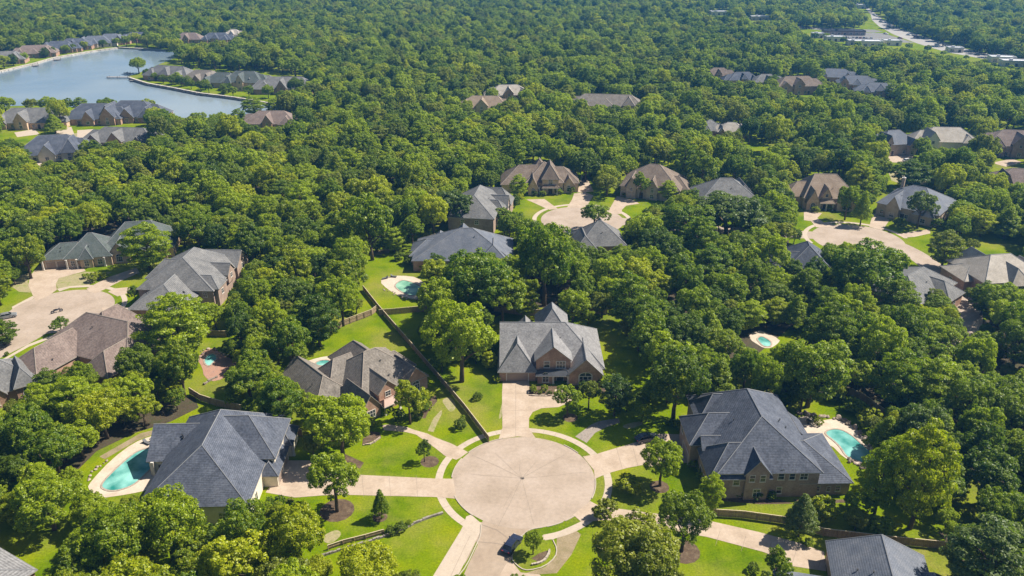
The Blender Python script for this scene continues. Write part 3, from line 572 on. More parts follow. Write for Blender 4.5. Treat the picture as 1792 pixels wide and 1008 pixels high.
house('grey house with a pointed roof half hidden by trees below the middle cul-de-sac', G(1047,437), 4, 'grey', 'brick',
  [(-7.5,7.5,-7,6,4.4,10.2,'x',6.8,7), (-9,-2,-9,2,3.6,7.2,'y','h','g'), (-2,4,-2,8,4.4,9.2,'y','h','h')], win=[('f',4,-7,.9,1.6,1.5)], vents=2)
house('grey roof showing over the trees right of the two-dormer house', (77.68,303.56), 0, 'grey', 'brick',
  [(-8,14,-22,-5,4.6,10.8,'x',8.5,9), (6,14,-18,-2,4.2,8.6,'y','h','h')], win=[('f',2,-22,.9,1.6,1.5)], vents=2)
house('tan-roofed house with twin front gables at the head of the right cul-de-sac', (110.08,285.06), -5, 'tan', 'orange',
  [(-.5,19.4,1.4,18,4.6,11.2,'x',4.8,7.0), (.2,4.6,-.6,9,3.5,7.9,'y','g','g'), (11.4,18.4,-.5,9,3.6,7.6,'y','g','g'), (5.8,9.2,1.1,8,5.4,8.4,'y','g','g',3.4), (-6,3,5,15,3.9,8,'x','h','g')],
  win=[('f',2.4,-.6,.7,1.8,1.6,2,1),('f',14.9,-.5,.7,2.4,1.7,3,1),('f',7.5,1.1,5.0,1.1,1.1,1)], doors=[('f',7.5,1.4,1.6,2.4)], cols=[(5.2,.2,3.0),(7.6,0,3.0),(10,.2,3.0)], extra=[(4.9,10.2,-.3,1.35,3.1,3.7,'x',.4,.4,'tan')], vents=2)
house('slate roofed house turned diagonally right of the right cul-de-sac', (135.7,281.63), -42, 'blue', 'tanbrick',
  [(0,21,-1.6,20,4.6,10.2,'x',8,8.5), (3.8,8.2,-3.2,8,4.7,8.4,'y','g','g'), (0,6,6,14,4.4,8,'x','h','g'), (13,20,-2.6,8,3.8,7.6,'y','h','g')],
  win=[('f',2,-1.6,.9,1.3,1.4),('f',6,-3.2,.9,1.7,1.6),('f',10.7,-1.6,.9,1.2,1.5),('f',16.5,-2.6,.9,1.8,1.5),('r',5,21,.9,1.4,1.4)], garage=[('f',3.0,-1.6,0.01,2.2)][:0], doors=[('f',9.2,-1.6,1.4,2.3)], vents=3, chim=(2.5,16,4,10.4))
house('wide pale grey many-sided roof house near the right edge', (140.91,211.82), 8, 'pale', 'brownbrick',
  [(-6,14,-3,14,5.0,9.8,'x',6.5,7), (-8.5,-1,2,13,3.6,6.6,'x','h','g'), (1,7,-4.8,6,4.8,8.4,'y','h','g'), (8,15,-4,7,4.6,8.2,'y','g','g'), (-3,3,6,16,5,9.2,'y','g','h')],
  win=[('f',-3.5,-3,.9,1.4,1.5),('f',4,-4.8,2.8,1.5,1.5),('l',8,-8.5,.9,1.3,1.4)], vents=4)
house('slate roof corner below the right cul-de-sac behind a round tree', (96.49,249.08), -10, 'slate', 'brick',
  [(-8.5,4,-31,-16,4.6,9.8,'y','h','h'), (-14,-3,-30,-21,3.8,7.6,'x','h','g')], win=[('r',-20,4,.9,1.5,1.5)], vents=2)
house('grey roofed house among trees beside the curving street', (124.69,212.6), -50, 'grey', 'brick',
  [(-10,4.2,-22,.5,4.4,8.6,'y','h','h'), (-7,8,-12,-3,3.8,7,'x','h','h')], win=[('r',-8,8,.9,1.5,1.5)], vents=4)

def far_house(label, px, py, wd, dp, th, roof, wall, seed, storeys=1.5, z0=None, group=None):
    "a hipped suburban house seen from afar: main block, cross wings, front gables, windows, door"
    r = random.Random(seed); g = G(px, py); ev = 3.4 if storeys < 2 else 5.4
    h = ev + dp * .36; hw = wd/2
    wi = [(-hw, hw, 0, dp, ev, h, 'x', dp*.45 + r.uniform(0,1.5), dp*.45 + r.uniform(0,1.5))]
    xs = [-.34, -.02, .30]; r.shuffle(xs)
    for i, fx in enumerate(xs[:r.choice((2,3))]):
        gw = wd * r.uniform(.12,.2); c = fx * wd; tall = i == 0
        wi.append((c-gw/1.6, c+gw/1.6, -r.uniform(.8,2.0), dp*.55, ev + (1.2 if tall else 0), (h-.4 if tall else h*.78), 'y', 'g' if r.random() < .6 else 'h', 'g'))
    wi.append((hw*.55, hw+3, dp*.2, dp*.85, ev-.3, ev-.3+dp*.26, 'x', 'g', 'h') if r.random() < .5 else (-hw-3, -hw*.55, dp*.2, dp*.85, ev-.3, ev-.3+dp*.26, 'x', 'h', 'g'))
    win = []
    for w in wi[1:-1]:
        c = (w[0]+w[1])/2; win.append(('f', c, w[2], .8, 1.7, 1.6))
        if w[4] > 4.4: win.append(('f', c, w[2], w[4]-1.8, 1.3, 1.3))
    fx = [x for x in (-.44,-.18,.14,.44)]
    for x in fx: 
        if all(not (w[0]-1 < x*wd < w[1]+1) for w in wi[1:-1]): win.append(('f', x*wd, 0, .9, 1.4, 1.5))
    dx = .22*wd
    return house(label, g, th, roof, wall, wi, win=win, doors=[('f', dx if all(not (w[0]-1 < dx < w[1]+1) for w in wi[1:-1]) else -.2*wd, 0, 1.4, 2.3)], vents=0, group=group)
FAR = [
 ('brown-grey roof filling the left edge below the left cul-de-sac', -2, 712, 20, 13, 38, 'grey', 'brick', 1, 1.2),
 ('pale grey house with white gables far right under the wooded slope', 1660, 268, 26, 14, -4, 'pale', 'stucco', 3, 2),
 ('blue-grey house left of the pale gabled house far right', 1572, 272, 18, 13, 12, 'blue', 'tanbrick', 4, 2),
 ('brown roofed house at the right edge on the wooded slope', 1782, 276, 28, 15, -10, 'rose', 'brownbrick', 5, 2),
 ('light roof at the right edge below the brown roofed hillside house', 1792, 338, 22, 13, -12, 'rose', 'brick', 6, 1),
 ('two-storey brown house with a tall brick back wall in the far woods', 1398, 166, 27, 13, 4, 'brown', 'brick', 7, 2),
 ('small grey roof left of the two-storey brown house in the far woods', 1344, 153, 18, 11, 0, 'grey', 'brick', 8, 1.5),
 ('slate roof second left of the two-storey brown house in the far woods', 1302, 149, 20, 11, 5, 'slate', 'brick', 9, 1.5),
 ('brown roof at the left end of the far woods row', 1258, 141, 18, 11, -5, 'brown', 'brick', 10, 1.5),
 ('blue slate roof at the upper end of the diagonal row in the far woods', 1462, 144, 24, 12, -14, 'blue', 'brick', 11, 1.2),
 ('blue slate roof in the middle of the diagonal row in the far woods', 1500, 157, 24, 12, -14, 'blue', 'brick', 12, 1.2),
 ('blue slate roof at the lower end of the diagonal row in the far woods', 1541, 171, 24, 12, -16, 'blue', 'brick', 13, 1.2),
 ('pale grey house standing alone in the middle of the far forest', 892, 176, 24, 13, 4, 'pale', 'brick', 14, 1.5),
 ('tan house with a mossy roof left of the pale forest house', 845, 199, 28, 14, -3, 'tan', 'orange', 15, 1.2),
 ('wide brown-grey house in the forest above the middle cul-de-sac', 1062, 196, 40, 14, -8, 'weathered', 'tanbrick', 16, 1.5),
 ('grey roof glimpse left of the deep shaded clearing', 1248, 240, 13, 11, 8, 'grey', 'brick', 17, 1.5),
 ('pale roof glimpse right of the grey one by the shaded clearing', 1280, 243, 14, 10, -10, 'pale', 'brick', 18, 1.2),
 ('grey house at the left edge on the near lake shore', 44, 226, 34, 16, 2, 'grey', 'orange', 19, 1.2),
 ('slate house with a honey porch left of its twin on the near lake shore', 160, 219, 31, 17, 3, 'slate', 'brick', 20, 1.2),
 ('dark slate house right of its twin on the near lake shore', 226, 215, 30, 18, 0, 'slate', 'brick', 21, 1.2),
 ('slate house with a pale front bay behind a big tree at the left edge', 88, 283, 30, 18, 12, 'slate', 'stucco', 22, 1.2),
 ('grey hipped roof sunk in trees below the near lake shore', 208, 262, 36, 15, -8, 'grey', 'brick', 23, 1.2),
 ('rose-brown roof among trees at the lake inlet', 472, 228, 28, 14, 0, 'rose', 'brick', 24, 1.2),
 ('grey house nearest the tip of the lake peninsula', 290, 142, 36, 15, -18, 'grey', 'brick', 25, 1.5),
 ('brown-grey house second from the tip of the peninsula', 348, 149, 26, 14, -14, 'weathered', 'brick', 26, 1.5),
 ('green-grey house in the middle of the peninsula row', 384, 154, 24, 14, -12, 'green', 'tanbrick', 27, 1.5),
 ('green-grey house with a stone bay right of the peninsula middle', 424, 159, 26, 15, -8, 'green', 'orange', 28, 2),
 ('small grey roof between the last two big peninsula houses', 458, 158, 20, 13, -6, 'grey', 'brick', 29, 1.5),
 ('broad light grey house at the inland end of the peninsula', 496, 165, 36, 16, 0, 'grey', 'brick', 30, 1.5),
 ('grey house at the left edge on the far lake shore', 5, 113, 30, 14, 16, 'grey', 'brick', 31, 1.5),
 ('brown brick house second from the left on the far lake shore', 62, 101, 30, 14, 16, 'rose', 'brick', 32, 1.5),
 ('slate house third from the left on the far lake shore', 104, 93, 26, 14, 16, 'slate', 'brick', 33, 1.5),
 ('slate house fourth from the left on the far lake shore', 131, 88, 26, 14, 14, 'slate', 'brick', 34, 1.5),
 ('blue-grey house with white trim on the far lake shore', 167, 83, 26, 14, 12, 'blue', 'stucco', 35, 1.5),
 ('blue-grey house right of the white trimmed one on the far lake shore', 194, 79, 24, 14, 10, 'blue', 'brick', 36, 1.5),
 ('slate house under trees above the far end of the lake', 238, 75, 24, 13, 4, 'slate', 'brick', 37, 1.5),
 ('brown house under trees beyond the far end of the lake', 328, 76, 24, 13, 0, 'rose', 'brick', 38, 1.5),
 ('slate house right of the brown one beyond the lake', 378, 76, 26, 13, 0, 'slate', 'brick', 39, 1.5),
 ('white walled house at the right end beyond the lake', 408, 72, 16, 11, 0, 'pale', 'stucco', 40, 2)]
for f in FAR: far_house(*f)
_a, _b = G(11, 958, 3.2), G(57, 985, 3.2)
house('light grey roof cut off by the bottom left corner of the photo', (_b[0], _b[1] - .6), math.degrees(math.atan2(_b[1]-_a[1], _b[0]-_a[0])), 'lightgrey', 'brick', [(-16, 1.2, -13, -.3, 3.0, 5.4, 'x', 6, 6), (-1, 3.4, -9, -3, 2.8, 4.4, 'x', 'g', 'h')], win=[('b', -3, -.3, .9, 1.4, 1.4)], vents=1)

# ------------------------------------------------------------------ shops and sheds along the far highway
def shop(label, px, py, wd, dp, h, th, wall, roofm='metalroof', group=None):
    wd *= .72; dp *= .8; h *= .75
    g = G(px, py); e = empty('shop', (*g, 0), R(th), label, 'shop', group)
    b = MB(); b.box(-wd/2, wd/2, 0, dp, -.3, h); b.build('wall', WALL[wall], e)
    t = MB(); t.box(-wd/2+.3, wd/2-.3, .3, dp-.3, h, h+.25)
    for q in ((-wd/2-.1,wd/2+.1,-.1,.3),(-wd/2-.1,wd/2+.1,dp-.3,dp+.1),(-wd/2-.1,-wd/2+.3,.3,dp-.3),(wd/2-.3,wd/2+.1,.3,dp-.3)): t.box(*q, h-.2, h+.7)
    t.box(-wd*.2,-wd*.2+2,dp*.4,dp*.4+2,h+.25,h+1.4); t.build('roof', M[roofm], e)
    n = max(2, int(wd/5))
    for i in range(n):
        x = -wd/2 + (i+.5)*wd/n
        if i == n//2: opening(e, *FD, 'door', 'door_frame', 'f', x, 0, 0, 2, 2.4)
        else: opening(e, *WIN[(2,False)], 'window', 'pane', 'f', x, 0, .6, 3, 2)
    FOOT.append((g[0], g[1], math.cos(R(th)), math.sin(R(th)), -wd/2, wd/2, 0, dp))
for s_ in (('long low dark roofed shop behind the car park by the highway', 1478, 62, 52, 12, 5, -4, 'brownbrick', 'iron'), ('white flat roofed shop left of the car park by the highway', 1432, 67, 14, 10, 5, -3, 'stucco'),
  ('white flat roofed building below the car park', 1462, 73, 22, 12, 5, -5, 'stucco'), ('pale blue-grey roofed building right of the white one below the car park', 1520, 82, 32, 14, 5.5, -6, 'stucco'),
  ('small white roofed building at the lower car park end', 1498, 80, 18, 12, 5, -6, 'stucco'), ('white roofed building beside the trees under the highway', 1562, 80, 20, 12, 5, -8, 'stucco'),
  ('white roofed shed where the highway meets the trees', 1672, 92, 16, 10, 4.5, -10, 'stucco'), ('white roofed shed left at the right edge of the photo', 1755, 110, 24, 12, 5, -12, 'stucco'),
  ('white roofed shed right at the right edge of the photo', 1778, 117, 26, 12, 5, -12, 'stucco'), ('small pale roof at the left end of the highway strip', 1258, 27, 24, 12, 5, 0, 'stucco'), ('pale roof cluster building along the far forest edge', 1330, 36, 26, 12, 5, -4, 'tanbrick'), ('white roof beside the far highway bend', 1504, 15, 20, 12, 5, -6, 'stucco')):
    shop(*s_)

# ------------------------------------------------------------------ pools with their decks
M['greenpool'] = water_mat('green_pool_water', (.06,.20,.13), (.24,.42,.30), .07, 2.0, .3, .25)
def pool(label, deck, water, spa=None, deckm='deck', it=2, wm='pool'):
    sheet('pool_deck', [smooth(deck, 1)], .030, M[deckm], 'structure')
    wp = [G(*q) for q in smooth(water, it)]
    cx = sum(p[0] for p in wp)/len(wp); cy = sum(p[1] for p in wp)/len(wp)
    e = empty('swimming_pool', (cx, cy, 0), 0, label, 'pool')
    wp = [(x-cx, y-cy) for x, y in wp]
    a = sum(wp[i][0]*wp[(i+1)%len(wp)][1]-wp[(i+1)%len(wp)][0]*wp[i][1] for i in range(len(wp)))
    if a < 0: wp = wp[::-1]
    m = MB(); m.face([(x, y, .05) for x, y in wp]); m.build('water', M[wm], e)
    k = MB()
    for p, q in zip(wp, wp[1:] + wp[:1]): k.beam((*p, .0), (*q, .0), .38, .11)
    k.build('coping', M['coping'], e)
    return e
pool('long curved turquoise pool left of the cream walled house', z6((540,340),(470,352),(350,400),(190,520),(40,680),(10,735),(90,810),(330,775),(480,740),(560,680),(620,600),(560,500)), z6((520,435),(440,440),(350,475),(210,600),(118,695),(112,735),(190,760),(300,735),(375,695),(450,620),(530,545)))
pool('turquoise pool edged with tan rocks beside the large dark slate house', z7((1020,300),(1100,285),(1200,320),(1310,305),(1440,350),(1510,440),(1600,540),(1660,630),(1640,690),(1500,650),(1380,600),(1270,490),(1150,470),(1090,400)), z7((1225,415),(1260,385),(1340,380),(1430,425),(1510,500),(1600,570),(1645,625),(1600,665),(1480,620),(1390,590),(1350,520),(1300,470)))
pool('pale green kidney pool in the back lawn behind the long wooden fence', zp((520,565),(600,522),(720,515),(860,530),(945,610),(960,725),(800,722),(690,690),(600,640)), zp((648,605),(715,553),(785,565),(875,600),(910,645),(885,690),(795,697),(705,655)), wm='greenpool')
pool('small turquoise pool on the red brick patio in the left woods', zh((320,490),(420,370),(540,355),(660,450),(850,530),(770,650),(560,790),(410,720),(390,600)), zh((405,490),(470,432),(550,428),(585,490),(530,532),(480,590),(420,560)), deckm='reddeck')
pool('small teal pool glimpsed behind the weathered roof ridge', z5((250,350),(400,300),(520,285),(560,330),(480,400),(380,420)), z5((370,345),(420,322),(495,322),(500,352),(430,372),(385,364)))
pool('small green-blue pool in the shaded yard right of the centre house', zr((310,445),(470,385),(520,385),(860,540),(800,620),(690,690),(560,690),(430,610),(330,545)), zr((435,525),(520,478),(625,530),(705,590),(690,670),(560,665),(480,590)))

# ------------------------------------------------------------------ fences
def fence(label, pts, h=1.8, step=2.4, m='wood', name='wooden_fence', group=None):
    P = [G(*q) for q in pts]; o = P[0]
    e = empty(name, (*o, 0), 0, label, 'fence', group); pn = MB(); cp = MB(); n = 0
    P = [(x-o[0], y-o[1]) for x, y in P]
    posts = []
    for a, b in zip(P, P[1:]):
        L = math.dist(a, b); k = max(1, round(L/step)); d = ((b[0]-a[0])/L, (b[1]-a[1])/L); nn = (-d[1], d[0])
        nb = max(2, int(L/.3))
        for i in range(nb):
            q0 = (a[0]+d[0]*L*i/nb, a[1]+d[1]*L*i/nb); q1 = (a[0]+d[0]*L*(i+.94)/nb, a[1]+d[1]*L*(i+.94)/nb)
            pn.beam((*q0, .05), (*q1, .05), .03, h-.12 + random.uniform(-.05,.03))
        for zz in (.35, h-.55): pn.beam((a[0]-nn[0]*.05, a[1]-nn[1]*.05, zz), (b[0]-nn[0]*.05, b[1]-nn[1]*.05, zz), .05, .1)
        cp.beam((*a, h), (*b, h), .15, .05)
        for i in range(k+1 if b == P[-1] else k): posts.append((a[0]+d[0]*L*i/k - nn[0]*.12, a[1]+d[1]*L*i/k - nn[1]*.12))
    pn.build('panel', M[m], e); cp.build('cap_rail', M['woodcap'], e)
    for p in posts[:60]: link_copy(POST, 'post', e, (*p, 0), 0, (1, 1, h))
pm = MB(); pm.box(-.055,.055,-.055,.055,0,1.0); POST = pm.mesh('post', M['wood'])
fence('long wooden board fence running diagonally from the kidney pool lawn to the front kerb', [(636,508),(662,541),(700,585),(760,655),(812,716),(856,774)], 1.55)
fence('wooden board fence crossing the lawn left of the long diagonal fence', [(575,585),(600,571),(650,552),(659,545)])
fence('wooden board fence along the lawn right of the long diagonal fence below the kidney pool', [(664,552),(700,549),(745,545),(790,549)])
fence('shaded wooden fence behind the centre house under the big tree', [(865,545),(920,553),(1000,549),(1062,550)], 1.8)
fence('curved dark fence behind the cream walled house', [(333,690),(352,702),(380,711),(430,722),(480,742),(530,765)])
fence('wooden fence across the green gap right of the red brick patio', [(352,587),(372,589),(400,590)])
fence('long low wooden fence between the slate house lawn and the lower driveway', [(1236,903),(1300,907),(1372,917),(1440,938),(1540,950),(1640,960),(1705,972)], 1.7)
fence('dark wooden fence beside the upper lawn right of the rock-edged pool', [(1485,690),(1512,703),(1548,730)], 1.8)
fence('low fence of pale boards along the lower left lawn', [(574,962),(600,953),(640,943),(672,934)], 1.0)
fence('dark fence far behind the blue-grey roof', [(742,424),(760,418),(790,416)], 1.8)

# ------------------------------------------------------------------ boulders round the rock-edged pool
def rock_mesh(sd):
    r = random.Random(sd); bm = bmesh.new(); bmesh.ops.create_icosphere(bm, subdivisions=2, radius=.5)
    ax = [(Vector((r.gauss(0,1), r.gauss(0,1), r.gauss(0,1))).normalized(), r.uniform(.26,.42)) for _ in range(9)]
    for v in bm.verts:
        for a, d in ax:
            t = v.co.dot(a)
            if t > d: v.co -= a * (t-d) * .9
        v.co.z *= .75
    me = bpy.data.meshes.new('boulder'); bm.to_mesh(me); bm.free(); me.materials.append(M['stone']); return me
ROCK = [rock_mesh(i) for i in range(5)]
def rocks(line, n, s0, s1, label, group):
    P = [G(*q) for q in line]; L = [math.dist(a, b) for a, b in zip(P, P[1:])]; T = sum(L)
    for i in range(n):
        t = T*(i+.5)/n
        for a, b, l_ in zip(P, P[1:], L):
            if t <= l_: break
            t -= l_
        f = min(1, t/l_); s = random.uniform(s0, s1)
        o = link_copy(ROCK[i % 5], 'boulder', None, (a[0]+(b[0]-a[0])*f+random.uniform(-.5,.5), a[1]+(b[1]-a[1])*f+random.uniform(-.5,.5), s*.18), random.uniform(0,6), (s*random.uniform(.8,1.3), s, s*random.uniform(.7,1.1)))
        tag(o, label, 'boulder', group)
rocks(z7((1030,270),(1110,270),(1200,290),(1290,300),(1380,320),(1450,370),(1530,450),(1610,540),(1655,610),(1660,680)), 46, .7, 1.5, 'tan boulder in the rock border round the far side of the rock-edged pool', 'boulders round the rock-edged pool')
rocks(z7((1400,610),(1480,650),(1570,690),(1640,720)), 16, .5, 1.0, 'tan boulder on the near side of the rock-edged pool', 'boulders on the near side of the rock-edged pool')
rocks(zp((540,640),(620,655),(690,695),(780,725),(870,730),(950,725)), 16, .4, .9, 'small stone along the lower edge of the kidney pool deck', 'stones along the kidney pool deck')
rocks(z6((20,690),(60,600),(180,520)), 9, .4, .8, 'small stone at the mulch edge of the long curved pool', 'stones at the mulch edge of the curved pool')
rocks(zh((350,480),(400,390),(520,370),(640,440),(760,470)), 12, .5, 1.0, 'reddish stone round the small pool on the red brick patio', 'stones round the red brick patio')

# ------------------------------------------------------------------ loungers and tables on the decks
def lounger(label, px, py, rz):
    e = empty('sun_lounger', (*G(px, py), .03), R(rz), label, 'lounger')
    f = MB(); f.box(-.33,.33,-.95,.95,.26,.32); f.build('frame', M['iron'], e)
    s = MB(); s.box(-.31,.31,-.95,.35,.32,.40); s.build('seat', M['cushion'], e)
    b = MB(); p = [(-.31,.35,.32),(.31,.35,.32),(.31,.95,.78),(-.31,.95,.78)]; q = [(x, y-.05, z+.09) for x, y, z in p]
    for i in range(4): j = (i+1) % 4; b.face([p[i], p[j], q[j], q[i]])
    b.face(q); b.face(p[::-1]); b.build('backrest', M['cushion'], e)
    for x in (-.29,.29):
        for y in (-.8,.8): l_ = MB(); l_.tube([(x,y,0),(x,y,.27)],[.03,.03],6); l_.build('leg', M['iron'], e)
lounger('dark lounger at the upper end of the long curved pool deck', *z6((450,405))[0], 60)
lounger('grey lounger beside the dark one at the wall of the cream house', *z6((505,395))[0], 75)
lounger('dark lounger at the left tip of the kidney pool deck', *zp((575,545))[0], -60)
lounger('pale lounger along the top of the kidney pool deck', *zp((650,530))[0], 80)
def patio_table(label, px, py):
    e = empty('patio_table', (*G(px, py), .03), 0, label, 'table')
    t = MB(); t.tube([(0,0,.70),(0,0,.74)],[.6,.6],16); t.build('table_top', M['iron'], e)
    c = MB(); c.tube([(0,0,0),(0,0,.05),(0,0,.06),(0,0,.7)],[.3,.3,.05,.05],8); c.build('pedestal', M['iron'], e)
patio_table('round dark table on the shaded patio behind the small green-blue pool', *zr((640,400))[0])
patio_table('round dark table on the paving between the slate house and its rock-edged pool', *z7((1110,340))[0])

# ------------------------------------------------------------------ cars
def car_parts():
    prof = [(-2.25,.42),(-2.28,.72),(-2.05,.90),(-1.55,.97),(1.05,1.0),(1.75,.88),(2.2,.72),(2.28,.45),(2.1,.28),(-2.1,.28)]
    b = MB(); wd = .9
    def loft(pr, w0, w1):
        top = max(z for _, z in pr); lo = min(z for _, z in pr)
        f = lambda z: w0 + (w1-w0)*(z-lo)/(top-lo)
        l = [(x, f(z), z) for x, z in pr]; r_ = [(x, -f(z), z) for x, z in pr]; n = len(pr)
        for i in range(n): j = (i+1) % n; b.face([l[i], l[j], r_[j], r_[i]])
        b.face(l[::-1]); b.face(r_)
    loft(prof, .92, .86)
    roof = [(-1.45,1.42),(-1.0,1.50),(.1,1.50),(.45,1.44),(.45,1.40),(-1.45,1.37)]
    loft(roof, .68, .66)
    for x, y in ((-2.0,.1),): pass
    for s in (-1, 1):
        b.box(.75,.95, s*.93-.09, s*.93+.09, .98, 1.12)
        for a, c in (((-1.9,.78,.96),(-1.42,.66,1.40)), ((.98,.80,.98),(.42,.66,1.42)), ((-.45,.80,.98),(-.45,.67,1.42))):
            b.tube([(a[0], s*a[1], a[2]), (c[0], s*c[1], c[2])], [.05,.05], 5)
    g = MB()
    gp = [(-1.95,.95),(-1.42,1.38),(.42,1.41),(1.02,.99)]
    l = [(x, .80 if z < 1.1 else .655, z) for x, z in gp]; r_ = [(x, -y, z) for x, y, z in l]
    for i in range(4): j = (i+1) % 4; g.face([l[i], l[j], r_[j], r_[i]])
    g.face(l[::-1]); g.face(r_)
    w_ = MB(); w_.tube([(0,-.11,0),(0,.11,0)],[.34,.34],16)
    rm = MB(); rm.tube([(0,-.125,0),(0,.125,0)],[.21,.21],10)
    hl = MB(); hl.box(-.06,.06,-.17,.17,-.06,.06)
    return b, g, w_, rm, hl
CB, CG, CW, CR_, CH = car_parts()
CARM = {k: CB.mesh('body', M['paint_'+k]) for k in ('navy','black','white','silver','red')}
CGM = CG.mesh('windows', M['carglass']); CWM = CW.mesh('tyre', M['rubber']); CRM = CR_.mesh('rim', M['rim']); CHM = CH.mesh('headlight', M['lamp']); CTM = CH.mesh('tail_light', M['taillamp'])
def car(label, px, py, rz, col, group=None, parts=True, s=1.0):
    g = G(px, py); e = empty('parked_car', (*g, .04), R(rz), label, 'car', group); e.scale = (s, s, s)
    link_copy(CARM[col], 'body', e); link_copy(CGM, 'windows', e)
    if parts:
        for x in (-1.4, 1.38):
            for y in (-.82, .82):
                t = link_copy(CWM, 'tyre', e, (x, y, .34)); link_copy(CRM, 'rim', t)
        for y in (-.62, .62): link_copy(CHM, 'headlight', e, (2.22, y, .64)); link_copy(CTM, 'tail_light', e, (-2.24, y, .74))
car('dark navy car parked at the grassy island at the mouth of the front cul-de-sac', 896, 957, 62, 'navy', s=1.06)
car('black car parked on the driveway of the large slate house', 1131, 771, 18, 'black', s=1.06)
car('black car on the drive right of the brown tower gable house', *zk((1475,300))[0], 80, 'black')
car('dark car parked under the tree at the left edge of the left street', 14, 556, 30, 'silver')
car('white car half hidden beside the two-storey brown house in the far woods', 1424, 176, 10, 'white')
for k, (px, py, c) in enumerate([(1588,283,'white'),(1612,282,'silver'),(1652,288,'white'),(1745,276,'black'),(1700,300,'white'),(1636,302,'silver')]):
    car(['white car by the paved yard under the wooded slope','silver car right of the white one by the paved yard','white car on the road below the pale gabled house','black car before the brown hillside house','white car between trees at the right edge road','silver car between trees left of the right edge road'][k], px, py, 12, c, 'cars on the far right road', False)
for k in range(12):
    car('tiny car in the row in front of the dark roofed shop by the highway', 1455+k*6.3, 65.5+k*.25, 80, ('white','silver','black','red','navy')[k % 5], 'cars in the highway shop car park', False)
for k, (px, py) in enumerate([(1530,27),(1541,39),(1556,48),(1590,62),(1603,66),(1640,80),(1668,88),(1710,97),(1550,60),(1575,68)]):
    car('tiny car driving on the far highway', px, py, -52 if k > 2 else -75, ('white','silver','black','white','red')[k % 5], 'cars on the far highway', False)
# small dark two-wheeler on the left circle
e = empty('motorcycle', (*G(100, 547), .03), R(40), 'small dark two-wheeler standing on the left cul-de-sac', 'motorcycle'); e.scale = (1.5, 1.5, 1.3)
b = MB(); b.tube([(-.6,0,.45),(-.3,0,.6),(.2,0,.62),(.55,0,.8)],[.1,.16,.17,.08],8); b.build('body', M['paint_black'], e)
for x in (-.72,.72): t = link_copy(CWM, 'tyre', e, (x, 0, .33), 0, (.95, .6, .95)); link_copy(CRM, 'rim', t)
b = MB(); b.box(-.5,.1,-.13,.13,.72,.82); b.build('seat', M['rubber'], e)
b = MB(); b.tube([(.5,-.38,1.0),(.56,0,.95),(.5,.38,1.0)],[.025,.03,.025],6); b.tube([(.72,0,.33),(.52,0,.95)],[.04,.04],6); b.build('handlebar', M['rim'], e)
# manhole in the middle of the front circle
e = empty('manhole_cover', (*G(914, 837), .026), 0, 'round dark manhole cover at the middle of the front cul-de-sac', 'manhole cover')
b = MB(); b.tube([(0,0,0),(0,0,.014)],[.34,.34],18); b.build('lid', M['iron'], e)
b = MB(); b.tube([(0,0,0),(0,0,.010)],[.46,.46],18); b.build('rim', M['joint'], e)
# low stone edging of the flower beds
def edging(label, pts, h=.3, wd=.3, m='stone'):
    P = [G(*q) for q in smooth(pts, 1, False)]; o = P[0]; b = MB()
    for p, q in zip(P, P[1:]):
        k = max(1, int(math.dist(p, q)/.6))
        for i in range(k):
            a = (p[0]+(q[0]-p[0])*i/k-o[0], p[1]+(q[1]-p[1])*i/k-o[1], 0); c = (p[0]+(q[0]-p[0])*(i+.92)/k-o[0], p[1]+(q[1]-p[1])*(i+.92)/k-o[1], 0)
            b.beam(a, c, wd*random.uniform(.8,1.2), h*random.uniform(.7,1.15))
    ob = b.build('stone_edging', M[m]); ob.location = (*o, 0); return tag(ob, label, 'edging')
edging('pale stone edging curving round the island flower bed', z8((775,270),(770,300),(740,345),(690,372),(640,380)), .35, .35, 'kerb')
edging('stone edging in front of the planting bed by the centre house door', z2((967,72),(1030,75),(1098,73)))
edging('curved stone edging left of the weathered roof house walk', z2((105,330),(150,325),(195,290)))
edging('low stone wall along the lower left lawn', [(560,975),(600,962),(640,950),(690,934),(735,912),(776,898)], .45, .35, 'wallstone')
edging('reddish stone edging at the red brick patio steps', zh((410,820),(480,770),(580,720)), .5, .4)

# ------------------------------------------------------------------ lake edges, docks
def seawall(label, pts, h, wd, m, name='lake_wall'):
    P = dens([G(*q) for q in pts], 2.2); o = P[0]; b = MB()
    for p, q in zip(P, P[1:]):
        b.beam((p[0]-o[0], p[1]-o[1], -.1), (q[0]-o[0], q[1]-o[1], -.1), wd*random.uniform(.8,1.25), h*random.uniform(.8,1.15))
    w = b.build('wall_stones', M[m]); e = empty(name, (*o, 0), 0, label, 'wall'); w.parent = e
    c = MB()
    for p, q in zip(P[::3], P[3::3]): c.beam((p[0]-o[0], p[1]-o[1], h*1.08), (q[0]-o[0], q[1]-o[1], h*1.08), wd*.8, .12)
    c.build('cap_stones', M['palestone'], e)
seawall('dark stone lake wall along the near edge of the peninsula', [(228,140),(260,150),(300,157),(350,167),(400,173),(440,179),(490,188)], 1.5, 1.6, 'wallstone')
seawall('pale stone edge along the left far shore of the lake', [(-40,134),(0,126.5),(60,112.5),(95,102.5),(140,94.5),(170,89.5),(205,85)], .8, 2.6, 'palestone')
seawall('darker stone edge along the top shore of the lake', [(208,84.8),(240,86.5),(290,89.5)], 1.0, 2.0, 'wallstone')
def dock(label, px, py, L, wd, rz):
    e = empty('boat_dock', (*G(px, py), 0), R(rz), label, 'dock')
    d = MB(); d.box(0, L, -wd/2, wd/2, .7, .9); d.build('deck', M['dock'], e)
    for x in (1, L/2, L-1):
        for y in (-wd/2+.2, wd/2-.2): p = MB(); p.tube([(x,y,-.2),(x,y,1.5)],[.16,.14],7); p.build('post', M['bark'], e)
